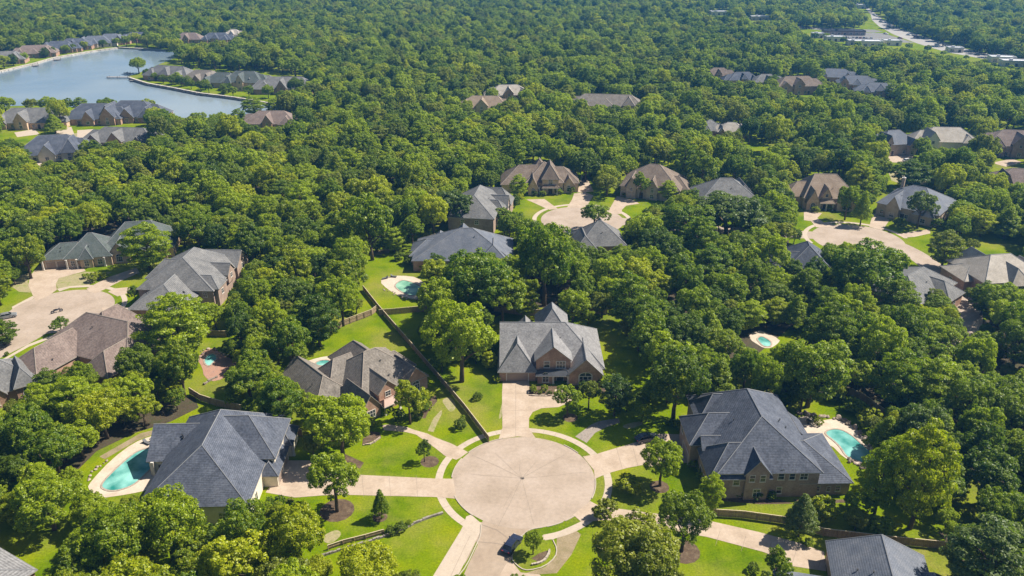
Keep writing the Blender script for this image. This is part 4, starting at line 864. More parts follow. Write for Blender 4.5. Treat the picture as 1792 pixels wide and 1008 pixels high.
dock('long wooden dock at the tip of the peninsula', 228, 137, 16, 3.2, 178)
dock('short dark dock behind the long one at the peninsula tip', 232, 131, 8, 3.0, 150)
dock('pale swimming dock by the peninsula lake wall', 238, 143, 4, 3.0, 175)
dock('pale wooden landing on the far lake shore', 100, 104, 7, 5, -60)
dock('second pale landing nearer the left edge on the far shore', 62, 114, 8, 4, -60)

# ------------------------------------------------------------------ trees: shared crown and trunk meshes
def crown_mesh(sd, kind='round', n_cl=64, per=90, leaf=.05, squash=.82, density=1.0):
    "crown of radius 1 round the origin, made of leaf sprays; the point attribute 'tint' varies the leaf colour"
    g = np.random.default_rng(sd); cl = []
    if kind == 'round':
        nl = int(g.integers(8, 13)); lobes = []
        for i in range(nl):
            zz = 1 - 1.45*(i+.5)/nl; a = i*2.399 + g.uniform(-.5,.5); q = math.sqrt(max(0, 1-zz*zz))
            d = np.array([q*math.cos(a), q*math.sin(a), zz*squash]); lobes.append((d*g.uniform(.42,.68), g.uniform(.26,.44)))
        lobes.append((np.array([0,0,.05]), .45))
    tries = 0
    while len(cl) < n_cl and tries < 9000:
        tries += 1
        if kind == 'cone':
            t = g.uniform(0,1)**.8; a = g.uniform(0, 2*math.pi); rr = (1-t)*.92+.06; f = g.uniform(.55,1)
            c = np.array([math.cos(a)*rr*f, math.sin(a)*rr*f, -1.0 + 2.25*t]); cr = .12+.09*(1-t)
        elif kind == 'layer':
            t = g.integers(0,6)/5; a = g.uniform(0, 2*math.pi); rr = math.sin(math.pi*(.18+.72*t))*g.uniform(.75,1.05); f = g.uniform(.35,1)
            c = np.array([math.cos(a)*rr*f, math.sin(a)*rr*f, -.85+1.75*t+g.normal(0,.06)]); cr = g.uniform(.11,.20)
        else:
            lc, lr = lobes[int(g.integers(0, len(lobes)))]; d = g.normal(size=3); d /= np.linalg.norm(d)
            if d @ lc < -.25*np.linalg.norm(lc) or d[2] < -.7: continue
            c = lc + d*lr*g.uniform(.72,1.08); cr = g.uniform(.085,.175)
        if any(np.linalg.norm(c-q[0]) < (cr+q[1])*.50 for q in cl): continue
        cl.append((c, cr))
    V, Tn = [], []
    for c, cr in cl:
        m = int(per * (cr/.14)**2 * density); tint = g.uniform(.28,.72)
        d = g.normal(size=(m,3)); d[:,2] += .25; d /= np.linalg.norm(d, axis=1)[:,None]
        out = c/ (np.linalg.norm(c)+1e-6); d = d + .45*out; d /= np.linalg.norm(d, axis=1)[:,None]
        if kind == 'layer': sc_ = np.array([1.15,1.15,.5])
        else: sc_ = np.array([1,1,.85])
        p = c + d * (cr * g.uniform(.60,1.08,size=(m,1))) * sc_
        nrm = d + g.normal(0,.48,size=(m,3)); nrm[:,2] += .25; nrm /= np.linalg.norm(nrm, axis=1)[:,None]
        u = np.cross(nrm, g.normal(size=(m,3))); u /= np.linalg.norm(u, axis=1)[:,None]; v = np.cross(nrm, u)
        s = leaf * g.uniform(.6,1.35,size=(m,1)); bend = nrm * s * .3
        q = np.stack([p-u*s*.95-bend, p-v*s*.55, p+u*s*.95-bend, p+v*s*.55], 1)
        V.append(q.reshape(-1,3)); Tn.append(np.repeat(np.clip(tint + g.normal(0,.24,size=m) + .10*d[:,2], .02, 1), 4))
    V = np.concatenate(V); Tn = np.concatenate(Tn); n = len(V)//4
    me = bpy.data.meshes.new('crown'); me.vertices.add(len(V)); me.vertices.foreach_set('co', V.astype(np.float32).ravel())
    me.loops.add(n*4); me.loops.foreach_set('vertex_index', np.arange(n*4, dtype=np.int32))
    me.polygons.add(n); me.polygons.foreach_set('loop_start', np.arange(0, n*4, 4, dtype=np.int32))
    at = me.attributes.new('tint', 'FLOAT', 'POINT'); at.data.foreach_set('value', Tn.astype(np.float32))
    me.update(calc_edges=True); me.validate(); return me
def trunk_mesh(sd, kind):
    "trunk of height 1 with limbs; the crown centre sits at z = 1, its radius is about .75"
    r = random.Random(sd); b = MB(); p = [(0,0,-.05)]; x = y = 0
    for i in range(1, 6): x += r.uniform(-.03,.03); y += r.uniform(-.03,.03); p.append((x, y, i*.26))
    b.tube(p, [.062,.050,.043,.036,.026,.012], 8)
    for i in range(7 if kind != 'cone' else 3):
        z = r.uniform(.42,1.0); a = i*2.4+r.uniform(-.4,.4); L = r.uniform(.35,.6)
        s = (x*z/1.3, y*z/1.3, z); m_ = (math.cos(a)*L*.5, math.sin(a)*L*.5, z+L*.35); e_ = (math.cos(a)*L, math.sin(a)*L, z+L*.55)
        b.tube([s, m_, e_], [.028,.018,.006], 5)
    return b.mesh('trunk', M['bark'], True)
KINDS = [('round', 200, 84, .037, .84), ('round', 220, 80, .035, .95), ('round', 190, 86, .038, .74), ('layer', 160, 84, .037, .9), ('round', 240, 76, .035, .80), ('round', 160, 80, .039, 1.0), ('cone', 155, 80, .036, 1), ('round', 125, 76, .042, .86)]
CROWN = [crown_mesh(100+i, k, n, p_, lf, sq) for i, (k, n, p_, lf, sq) in enumerate(KINDS)]
TRUNK = [trunk_mesh(40+i, k[0]) for i, k in enumerate(KINDS)]
SHRUB = [crown_mesh(300+i, 'round', 90, 46, .07, .8) for i in range(3)]
for c in CROWN + SHRUB: c.materials.append(LEAF['green'])
RV = [.84,.92,.74,.95,.80,.95,1.2,.86]                 # vertical half size of each crown
def tree(x, y, r, zc, var, leaf='green', label=None, group=None, name='tree', rv=None, rz=None):
    "crown radius r with its centre at height zc; rv scales the crown height"
    e = empty(name, (x, y, 0), 0, label, 'tree', group); s = rv if rv else r
    c = link_copy(CROWN[var], 'crown', e, (0, 0, zc), random.uniform(0, 6.28) if rz is None else rz, (r, r, s))
    if leaf != 'green':
        c.material_slots[0].link = 'OBJECT'; c.material_slots[0].material = LEAF[leaf]
    t = link_copy(TRUNK[var], 'trunk', e, (0, 0, 0), random.uniform(0, 6.28), (r*1.25, r*1.25, zc))
    return e
def tree_px(px, top, base, wpx, var, leaf, label, clear=.22, rx=None, group=None):
    "places a tree from its trunk foot, top and width in the photograph"
    x, y = G(px, base); s = PX(x, y)[2]; r = wpx/2/s*.97
    lo, hi = 1.0, 40.0
    for _ in range(30):
        m = (lo+hi)/2
        if PX(x, y, m)[1] > top: lo = m
        else: hi = m
    h = lo; dep = math.atan2(CAMH, y)
    h = max(h - r*math.sin(dep)*.5, h*.55)
    zb = h*clear; rv = (h-zb)/2/RV[var]
    return tree(x, y, r, h - rv*RV[var], var, leaf, label, group, rv=rv)
HAND = [
 (1366,604,700,62,1,'green','tree close to the right end of the small green-blue pool'), (1300,606,690,58,0,'green','tree close to the left end of the small green-blue pool'), (1335,622,720,60,4,'green','tree standing in front of the small green-blue pool'),
 (668,853,908,34,6,'green','slim young tree on the lower left lawn with a mulch ring'),
 (590,783,895,98,5,'green','leafy tree beside the driveway of the cream walled house'),
 (743,768,808,30,7,'dark','small dark sapling on the lawn between the path and the left driveway'),
 (600,682,800,120,0,'green','big round tree covering the front corner of the weathered roof house'),
 (718,660,742,66,7,'lime','bright yellow-green tree in front of the copper porch house'),
 (993,668,730,54,5,'green','young tree with a mulch ring in front of the centre house'),
 (1030,662,716,46,7,'olive','olive young tree right of the mulch ring tree by the centre house'),
 (1074,652,728,62,3,'blue','grey-green tree at the right front corner of the centre house'),
 (1155,763,850,78,0,'green','round tree on the lawn below the black car'),
 (1192,856,965,104,1,'dark','dark full tree left of the low fence by the lower driveway'),
 (1105,898,1045,165,4,'olive','big olive-yellow tree at the bottom edge right of the island'),
 (1130,925,1075,120,0,'olive','olive tree overlapping the big one at the bottom edge'),
 (1397,858,938,62,6,'blue','pointed grey-green tree in front of the low fence by the slate house'),
 (933,927,970,36,1,'green','small round tree on the island beside the navy car'),
 (525,878,1000,108,0,'lime','yellow-green tree left of the low stone wall'),
 (438,870,985,100,1,'green','green tree under the wall of the cream house'),
 (305,852,985,135,4,'green','large tree in front of the left corner of the cream house'),
 (222,882,1008,130,0,'green','full tree below the long curved pool left of the large tree'),
 (645,950,1045,120,4,'lime','yellow-green bushy tree at the bottom edge below the low wall'),
 (500,975,1060,110,2,'olive','pale olive shrubby tree at the bottom edge left of the lower lawn'),
 (132,948,1034,66,6,'green','young pointed tree on the lawn in the bottom left corner'),
 (495,655,748,80,3,'green','tree between the weathered roof and the dark slate roof'),
 (440,625,702,86,1,'green','round tree right of the red brick patio'),
 (560,690,765,60,2,'green','low tree behind the big round one at the weathered roof house'),
 (470,690,752,62,1,'green','tree left of the gap behind the cream house'),
 (1178,598,735,118,1,'dark','tall dark tree right of the centre house lawn'),
 (952,382,535,112,4,'green','tall tree with a visible trunk behind the centre house'),
 (808,520,668,128,1,'green','big tree in the lawn between the long fence and the centre house'),
 (770,480,580,80,0,'green','tree right of the kidney pool deck'),
 (835,432,560,135,4,'green','wide tree in front of the blue-grey roof'),
 (880,470,565,90,1,'green','tree left of the tall trunk tree behind the centre house'),
 (1040,352,403,58,7,'green','round tree standing in front of the middle cul-de-sac'),
 (652,340,455,95,2,'green','tree with a pale forked trunk above the kidney pool lawn'),
 (262,386,472,95,3,'green','feathery tree in front of the long green slate house'),
 (318,508,628,128,3,'green','broad feathery tree in front of the grey two-storey house'),
 (108,553,582,36,7,'green','small tree at the corner of the rose-brown roof'),
 (238,497,530,26,7,'green','sapling on the verge left of the grey two-storey house'),
 (1510,416,535,140,1,'green','big round flowering tree below the right cul-de-sac'),
 (1648,402,470,64,3,'olive','olive feathery tree on the lawn by the curving street'),
 (1505,333,395,36,6,'green','slim tree on the lawn between the two right cul-de-sac houses'),
 (1478,318,385,44,5,'green','tree right of the twin gable house'),
 (1605,330,398,58,7,'blue','thin grey-green tree in front of the diagonal slate house'),
 (244,99,129,30,0,'green','lone tree at the tip of the lake peninsula'),
 (908,305,350,36,3,'green','tree in front of the left wing of the tower gable house'),
 (795,325,400,80,5,'blue','grey-green tree left of the tall grey roof'),
 (880,360,396,34,5,'green','small tree by the door of the tall grey roofed house'),
 (1120,300,348,34,7,'green','thin tree before the two-dormer brown house'),
 (1168,315,352,36,3,'green','tree at the right corner of the two-dormer brown house'),
 (1270,325,420,130,5,'blue','pale grey-green tree in front of the grey roof right of the two-dormer house'),
 (1200,350,430,110,1,'green','wide tree at the right edge of the middle cul-de-sac'),
 (1412,585,712,130,1,'green','large tree behind the slate house by the small green-blue pool'),
 (1370,660,715,50,3,'dark','small tree behind the ridge of the large slate house'),
 (1400,655,722,60,5,'dark','tree on the lawn above the rock-edged pool'),
 (1592,735,925,112,3,'lime','tall light green tree right of the rock-edged pool'),
 (1530,770,900,80,3,'green','feathery tree at the lower end of the rock-edged pool'),
 (1600,705,800,90,2,'blue','grey-green tree by the dark fence above the rock-edged pool'),
 (1715,900,1050,165,3,'blue','dark spiky grey-green tree in the bottom right corner'),
 (1355,955,1025,56,7,'green','thin young tree on the lawn beside the lower driveway'),
 (8,558,604,58,3,'dark','dark tree over the street at the left edge'),
 (1590,278,330,70,3,'dark','spreading dark tree on the dry lawn right of the twin gable house'),
 (1240,825,900,50,3,'green','light tree at the left corner of the large slate house'),
 (280,190,228,52,4,'green','big tree right of the dark slate twin on the near lake shore'),
 (12,166,203,40,0,'green','leafy tree on the near lake shore at the left edge'), (58,170,199,30,5,'olive','small olive tree on the near lake shore'), (88,168,198,34,1,'green','round tree on the near lake shore between the grey house and the slate twins'), (118,172,196,28,2,'dark','dark tree on the near lake shore behind the left slate twin'), (142,170,196,30,3,'green','feathery tree on the near lake shore behind the left slate twin'), (188,170,197,36,0,'green','bushy tree on the near lake shore behind the gap between the slate twins'), (262,172,206,32,1,'lime','yellow-green tree on the lake shore behind the right slate twin'), (348,195,222,34,1,'green','tree on the near shore where the lake narrows'), (385,196,226,38,4,'green','bushy tree on the near shore where the lake narrows'), (420,190,222,34,3,'green','feathery tree by the rose-brown roof at the lake inlet'),
 (445,168,203,46,3,'green','spreading tree at the inner end of the lake inlet'),
 (25,245,300,70,1,'dark','big dark tree in front of the slate house at the left edge'),
]
for h in HAND: tree_px(*h)
PEN = [258,272,286,300,318,335,352,366,392,408,436,470,312,330,520,400,360]
for px, bs, wd in ((258,137,12),(272,141,10),(286,146,11),(300,149,12),(318,152,13),(335,156,12),(352,160,13),(366,163,12),(392,166,13),(408,169,12),(436,170,14),(470,172,16),(312,147,14),(330,150,12),(520,168,22),(400,163,12),(360,157,12)):
    tree_px(px, bs - wd*1.5, bs, wd*1.45, random.randrange(6), random.choice(('green','dark','dark')), NTH[sorted(PEN).index(px)] + ' small tree from the peninsula tip, between the lake wall and the houses', group='small trees before the peninsula houses')
for px, bs, wd in ((8,120,20),(24,115,16),(44,109,14),(80,101,14),(92,98,13),(116,94,13),(128,91,12),(148,88,13),(181,84,12),(205,81,12),(222,82,16),(240,80,18),(258,82,18),(276,84,20),(292,84,18)):
    tree_px(px, bs - wd*1.25, bs, wd*1.3, random.randrange(6), random.choice(('green','dark','lime')), NTH[(8,24,44,80,92,116,128,148,181,205,222,240,258,276,292).index(px)] + ' small tree from the left edge on the far lake shore lawn', group='small trees on the far lake shore')
for px, bs, wd in ((1445,70,14),(1475,77,13),(1500,85,14),(1545,88,14),(1590,88,14),(1622,92,14),(1650,99,12),(1690,106,11),(1722,113,11),(1738,120,12),(1768,124,12),(1426,70,14),(1550,36,10),(1562,42,10),(1585,52,11),(1610,60,11),(1640,70,12),(1700,86,12)):
    tree_px(px, bs - wd*.95, bs, wd, random.randrange(6), random.choice(('green','dark')), NTH[sorted((1445,1475,1500,1545,1590,1622,1650,1690,1722,1738,1768,1426,1550,1562,1585,1610,1640,1700)).index(px)] + ' small tree from the left among the white roofs along the far highway', group='small trees along the far highway')

def shrub(px, py, wpx, leaf, label, var=0, hz=.9, group=None):
    x, y = G(px, py); r = wpx/2/PX(x, y)[2]
    o = link_copy(SHRUB[var % 3], 'shrub', None, (x, y, r*hz*.72), random.uniform(0, 6), (r, r, r*hz))
    tag(o, label, 'shrub', group)
    if leaf != 'green': o.material_slots[0].link = 'OBJECT'; o.material_slots[0].material = LEAF[leaf]
for i, (px, py, wd, lf, lb) in enumerate([
 (869,668,18,'lime','bright shrub at the left garage corner of the centre house'), (933,686,18,'lime','bright shrub in the bed before the arched window of the centre house'), (953,684,15,'lime','bright shrub in the bed beside the centre house entrance'),
 (945,690,10,'olive','low yellow shrub in the bed before the centre house'), (962,690,10,'olive','small yellow shrub at the right end of the centre house bed'), (1055,672,26,'green','round shrub at the right front of the centre house'),
 (1022,680,22,'dark','dark shrub under the big arched window'), (1042,690,20,'green','shrub near the bed right of the arched window'),
 (836,699,20,'dark','dark round bush alone on the lawn right of the long fence'), (806,750,26,'dark','dark low bush on the lawn above the front kerb'), (810,735,14,'green','little bush above the dark one near the front kerb'),
 (676,724,24,'green','round shrub at the copper porch steps'), (700,735,28,'dark','dark shrub cluster by the curved walk'), (730,732,24,'dark','dark shrub under the bright yellow-green tree'), (745,715,26,'lime','bright shrub right of the copper porch house'), (648,748,28,'lime','bright low shrub at the front corner of the copper porch house'), (625,765,26,'olive','olive shrub below the copper porch house'),
 (490,882,22,'dark','dark clipped shrub by the cream house driveway'), (508,882,18,'olive','rusty shrub by the cream house driveway'), (474,884,22,'green','green shrub at the cream house front corner'), (522,890,20,'olive','pale shrub at the driveway edge of the cream house'),
 (700,930,26,'dark','dark bush at the right end of the low pale fence'), (684,934,22,'dark','second dark bush at the low pale fence'), (716,918,14,'green','thin bush above the low stone wall'),
 (1100,862,50,'lime','wide pale flowering bush right of the front circle'), (1060,905,52,'olive','pale flowering bush at the lower right of the front circle'), (1085,930,40,'olive','olive bush under the pale flowering one'),
 (1186,748,24,'lime','bright shrub at the far end of the slate house drive'), (1172,745,20,'green','green shrub beside the black car'), (1215,820,24,'green','shrub by the left wall of the large slate house'), (1232,838,28,'green','leafy shrub at the front left of the large slate house'), (1206,800,18,'lime','light shrub by the slate house entrance'),
 (1300,868,20,'dark','dark shrub in the middle of the slate house front bed'), (1325,872,24,'dark','round dark shrub in the slate house front bed'), (1350,872,22,'green','green shrub at the right of the slate house front bed'),
 (1430,742,22,'lime','light shrub on the paving by the rock-edged pool'), (1465,702,34,'green','shrub on the slope above the rock-edged pool'), (1495,722,40,'green','big shrub beside the dark fence'), (1520,745,46,'lime','light green shrub on the slope right of the rock-edged pool'), (1550,775,44,'green','shrub below the light green one on the pool slope'),
 (1440,905,60,'lime','low light shrub patch below the slate house right wing'), (1500,900,60,'green','low shrub patch under the tall light green tree'), (1540,935,50,'green','low shrub at the fence under the tall light tree'),
 (1415,955,22,'green','shrub at the upper corner of the bottom right house'), (1318,1000,24,'dark','dark shrub on the bottom lawn beside the lower driveway'), (1340,1012,20,'dark','second dark shrub on the bottom lawn'),
 (700,455,22,'dark','dark shrub left of the blue-grey house'), (720,462,30,'dark','dark shrub cluster at the blue-grey house corner'), (740,470,28,'green','green shrub beside the kidney pool'), 
 (165,492,24,'lime','bright shrub before the honey stone arches'), (182,488,18,'lime','small bright shrub right of the one before the arches'), (150,487,14,'green','little shrub at the honey stone arches'),
 (1092,344,12,'lime','bright shrub by the two-dormer house drive'), (950,343,14,'lime','bright shrub in front of the tower gable'), (977,340,16,'green','shrub beside the tower gable entrance'), (935,342,14,'dark','dark shrub left of the tower gable'), (1000,338,16,'dark','dark shrub at the right wing of the tower gable house'),
 (1426,371,16,'lime','bright shrub left of the twin gable entrance'), (1450,368,14,'lime','bright shrub right of the twin gable entrance'), (1478,369,22,'dark','dark shrub under the right twin gable'), (1570,388,12,'lime','small bright shrub at the diagonal slate house'), (1575,398,26,'dark','dark low bush on the lawn before the diagonal slate house'), (1640,400,26,'green','shrub right of the diagonal slate house'),
 (50,650,20,'dark','dark shrub at the corner of the rose-brown roof'), (12,622,10,'dark','small dark bush on the left sidewalk lawn')]): shrub(px, py, wd, lf, lb, i)
hb = [(1232,861),(1250,866),(1290,867)]
def hedge(label, pts, wd, h):
    P = dens([G(*q) for q in pts], 1.0); o = P[0]; e = empty('hedge', (*o, 0), 0, label, 'hedge')
    V = []
    for i, p in enumerate(P[:24]): link_copy(SHRUB[i % 3], 'foliage', e, (p[0]-o[0], p[1]-o[1], h*.5), i*1.7, (wd*.75, wd*.6, h*.62))
hedge('clipped hedge along the front wall of the large slate house', [(1250,866),(1290,868)], 1.3, 1.2)

# ------------------------------------------------------------------ the woods: trees wherever the photograph shows no opening
OPEN = [  # openings of the canopy (houses, lawns, streets, water), outlined in photograph pixels
 [(590,1008),(580,950),(560,895),(515,872),(468,870),(505,800),(625,800),(650,750),(735,735),(790,700),(870,690),(1080,720),(1130,740),(1195,740),(1240,880),(1240,905),(1400,945),(1450,1008)],
 [(495,660),(520,635),(555,642),(600,600),(620,592),(650,600),(700,615),(740,655),(735,690),(690,710),(660,735),(640,715),(560,690)],
 [(545,625),(600,585),(645,560),(700,590),(760,650),(800,705),(760,730),(735,650),(650,600)],
 [(650,458),(720,430),(735,455),(735,520),(735,545),(680,548),(640,515),(640,490)], [(632,505),(665,515),(745,548),(745,560),(690,560),(860,760),(840,765),(650,565),(600,585),(595,565),(640,545)],
 [(868,690),(868,570),(940,562),(965,533),(995,562),(1045,565),(1062,660),(1062,690),(1000,700)], [(1045,560),(1085,575),(1115,640),(1115,690),(1060,690)], [(800,690),(840,650),(870,640),(870,700),(800,705)],
 [(345,905),(355,860),(270,855),(250,868),(150,850),(165,825),(215,780),(265,765),(300,740),(345,735),(388,702),(430,725),(510,768),(505,830),(470,870),(440,885),(435,880)], [(310,725),(250,740),(200,770),(150,830),(165,795),(220,755),(300,718),(340,715)], [(340,690),(380,705),(388,716),(345,705)],
 [(1195,740),(1200,728),(1225,705),(1312,676),(1370,700),(1400,720),(1440,740),(1490,750),(1540,805),(1530,815),(1490,815),(1495,872),(1250,868),(1240,800)], [(1235,872),(1375,880),(1440,920),(1560,938),(1700,955),(1640,962),(1420,945),(1240,910)],
 [(1440,1008),(1450,935),(1555,950),(1640,975),(1690,1008)], [(1340,690),(1395,680),(1520,720),(1490,745),(1400,715)], [(1485,685),(1515,698),(1545,725),(1535,730),(1490,700)],
 [(72,465),(78,450),(150,420),(200,395),(230,395),(230,440),(215,470)], [(285,415),(318,425),(312,448),(290,450)], [(0,560),(25,525),(5,515),(65,470),(210,465),(265,480),(262,510),(235,560),(155,545),(100,590),(35,665),(0,680)],
 [(255,545),(255,512),(275,500),(275,460),(338,432),(375,440),(400,437),(416,450),(415,490),(385,540),(370,520),(350,515),(300,510)], [(40,630),(90,590),(140,555),(155,548),(240,562),(235,585),(180,600),(115,620),(60,660)], [(0,645),(45,650),(60,675),(20,690),(0,715)],
 [(0,958),(40,963),(80,1008),(0,1008)], [(0,938),(70,930),(108,955),(110,1000),(60,1008),(0,1008)], [(345,650),(350,625),(370,612),(385,615),(410,640),(400,660),(380,680),(360,690),(352,665)], [(1312,590),(1325,580),(1340,570),(1405,562),(1412,580),(1360,600),(1345,612)], [(355,577),(395,577),(398,592),(355,590)],
 [(724,455),(730,430),(770,410),(818,395),(860,405),(897,425),(890,450),(835,440),(800,440),(745,440)], [(820,375),(818,335),(835,320),(890,335),(890,360),(865,400),(850,395)],
 [(878,330),(878,312),(925,285),(948,278),(990,290),(1015,315),(1035,310),(1035,330),(1090,345),(1165,345),(1150,358),(1095,380),(1090,402),(1060,402),(1045,405),(990,402),(935,383),(905,372),(905,360),(925,350),(915,335)],
 [(1087,345),(1087,322),(1120,298),(1153,285),(1195,308),(1195,330),(1165,345)], [(1012,420),(1030,404),(1065,404),(1080,422),(1050,438)], [(1228,332),(1262,312),(1300,325),(1305,338),(1265,328)],
 [(1400,365),(1395,318),(1420,305),(1460,305),(1488,330),(1490,365)], [(1405,430),(1400,375),(1490,365),(1540,370),(1650,395),(1640,420),(1600,440),(1570,435),(1520,420),(1470,422),(1430,425)], [(1535,370),(1540,345),(1560,330),(1600,323),(1630,335),(1662,362),(1648,395),(1600,392)],
 [(1665,480),(1680,455),(1700,440),(1792,440),(1792,478),(1750,498),(1700,495)], [(1398,438),(1400,425),(1450,423),(1440,440),(1425,455)], [(1590,465),(1600,462),(1640,485),(1655,502),(1605,495)], [(1680,530),(1700,528),(1720,545),(1705,568),(1690,572)], [(1690,402),(1792,425),(1792,434),(1700,414)], [(1600,430),(1690,420),(1690,450),(1660,462),(1640,470)],
 [(1555,305),(1580,296),(1625,322),(1590,324)], [(1628,240),(1660,220),(1700,238),(1695,260),(1640,262)], [(1555,235),(1570,222),(1592,235),(1588,258),(1562,258)], [(1735,240),(1775,225),(1792,228),(1792,266),(1762,262)], [(1555,268),(1600,265),(1600,285),(1560,285)], [(1742,272),(1792,275),(1792,312),(1760,308)],
 [(1365,152),(1372,138),(1395,128),(1428,148),(1422,164),(1378,164)], [(1242,135),(1250,124),(1285,132),(1300,130),(1340,133),(1335,145),(1290,144)], [(1440,132),(1465,127),(1500,143),(1530,150),(1563,170),(1552,172),(1495,156),(1450,141)],
 [(872,162),(890,150),(912,160),(905,170),(878,170)], [(825,188),(846,169),(870,184),(850,192),(835,194)], [(1025,174),(1050,162),(1075,172),(1105,186),(1080,189),(1040,180)], [(1240,222),(1255,216),(1258,226),(1244,230)], [(1270,228),(1284,220),(1290,230),(1276,234)], [(1300,248),(1340,240),(1350,262),(1310,264)],
 [(-10,180),(-10,92),(30,95),(60,86),(110,73),(200,63),(205,74),(290,84),(300,94),(255,120),(222,133),(300,104),(330,112),(390,118),(490,122),(532,140),(530,152),(470,162),(465,180),(440,198),(390,202),(330,206),(315,200),(290,193),(270,180),(220,172),(150,172),(60,180)],
 [(0,218),(20,200),(45,190),(85,197),(75,215),(60,230),(15,226)], [(118,195),(135,180),(215,176),(250,190),(255,215),(150,222),(125,214)], [(45,258),(80,235),(135,262),(125,278),(70,280)], [(150,245),(200,222),(258,242),(205,248)], [(432,212),(470,199),(508,213),(475,220),(442,222)], [(0,228),(110,228),(180,224),(150,240),(60,240),(0,242)],
 [(220,70),(245,64),(250,74),(225,78)], [(315,70),(400,58),(412,62),(405,70),(320,76)],
 [(1500,8),(1530,15),(1560,42),(1650,72),(1792,104),(1792,122),(1745,116),(1640,92),(1560,82),(1480,78),(1420,66),(1395,46),(1500,46),(1520,40),(1518,28)], [(1240,22),(1270,20),(1272,27),(1244,28)], [(1310,30),(1348,30),(1350,36),(1312,37)]]
SX = 4; GW, GH = 2400//SX, 1300//SX; X0, Y0 = -304, -100        # mask grid in photograph pixels
gx, gy = np.meshgrid(X0 + (np.arange(GW)+.5)*SX, Y0 + (np.arange(GH)+.5)*SX)
def inside(poly, x, y):
    r = np.zeros(x.shape, bool); n = len(poly)
    for i in range(n):
        x1, y1 = poly[i]; x2, y2 = poly[(i+1) % n]
        if y1 == y2: continue
        c = ((y1 > y) != (y2 > y)); r ^= c & (x < (x2-x1)*(y-y1)/(y2-y1) + x1)
    return r
mask = np.zeros(gx.shape, bool)
for p in OPEN: mask |= inside(p, gx, gy)
integ = np.zeros((GH+1, GW+1), np.int32); integ[1:,1:] = mask.astype(np.int32).cumsum(0).cumsum(1)
def boxhit(cx, cy, hx, hy):
    a = np.clip(((cx-hx-X0)/SX).astype(int), 0, GW); b = np.clip(((cx+hx-X0)/SX).astype(int)+1, 0, GW)
    c = np.clip(((cy-hy-Y0)/SX).astype(int), 0, GH); d = np.clip(((cy+hy-Y0)/SX).astype(int)+1, 0, GH)
    return integ[d,b]-integ[c,b]-integ[d,a]+integ[c,a]
ROADS = [[G(*q) for q in LAKE], arc(c1, 19, 0, 360, 24), arc(c2, 17, 0, 360, 24), arc(c3, 18, 0, 360, 24), arc(c4, 17, 0, 360, 24)]
placed = []                                                      # x, y, r
for o in list(C.objects):
    if o.get('category') == 'tree':
        cr = [c for c in o.children if c.name.startswith('crown')][0]; placed.append((o.location.x, o.location.y, cr.scale[0]))
NH = len(placed)
cellsz = 8.0; grid = {}
def gadd(x, y, r): grid.setdefault((int(x//cellsz), int(y//cellsz)), []).append((x, y, r))
for p in placed: gadd(*p)
def clash(x, y, r, k):
    i, j = int(x//cellsz), int(y//cellsz)
    for a in (i-2, i-1, i, i+1, i+2):
        for b in (j-2, j-1, j, j+1, j+2):
            for q in grid.get((a, b), ()):
                if (q[0]-x)**2 + (q[1]-y)**2 < ((q[2]+r)*k)**2: return True
    return False
AUTO = []                                                        # x, y, r, zc, var, rv, size in the picture
def scatter(step, r0, r1, ymax, k, hk, ymin=84):
    ys = np.arange(ymin, ymax, step); P = []
    for yv in ys:
        xm = .70*yv + 40; n = int(2*xm/step); P.append(np.stack([np.linspace(-xm, xm, n) , np.full(n, yv)], 1))
    P = np.concatenate(P); P += rng.uniform(-.46, .46, P.shape)*step; rng.shuffle(P)
    n = len(P); r = rng.uniform(r0, r1, n); h = r*rng.uniform(hk[0], hk[1], n); var = rng.integers(0, 8, n)
    var = np.where(var == 6, np.where(rng.random(n) < .35, 6, 1), var)
    rvs = np.array(RV)[var]; rv = h*.80/2/rvs*1.0; zc = h - rv*rvs
    x, y = P[:,0], P[:,1]
    px, py, s = PX(x, y, zc); dep = np.arctan2(CAMH-zc, y)
    hy = s*np.sqrt((rv*rvs*np.cos(dep))**2 + (r*np.sin(dep))**2)
    ok = (boxhit(px, py, s*r*.80, hy*.45) == 0) & (boxhit(px, py, s*r*.42, hy*.84) == 0) & (py + hy > -14) & (px > -150) & (px < 1940) & (py - hy < 1060)
    for f in FOOT:
        dx, dy = x-f[0], y-f[1]; lx = dx*f[2]+dy*f[3]; ly = -dx*f[3]+dy*f[2]
        ok &= ~((lx > f[4]-1.4) & (lx < f[5]+1.4) & (ly > f[6]-1.4) & (ly < f[7]+1.4))
    for q in ROADS: ok &= ~inside(q, x, y)
    for i in np.nonzero(ok)[0]:
        if clash(x[i], y[i], r[i], k): continue
        gadd(x[i], y[i], r[i]); AUTO.append((x[i], y[i], r[i], zc[i], int(var[i]), rv[i], s[i]*r[i] if (-20 < px[i] < 1812 and -10 < py[i] < 1030) else 0))
scatter(7.0, 4.4, 6.6, 1330, .66, (1.7, 2.7))
scatter(5.0, 3.2, 4.4, 900, .56, (1.9, 2.6))
scatter(3.2, 1.8, 2.6, 330, .58, (1.8, 2.6))
AUTO.sort(key=lambda a: -a[6])
NIND = 298 - NH
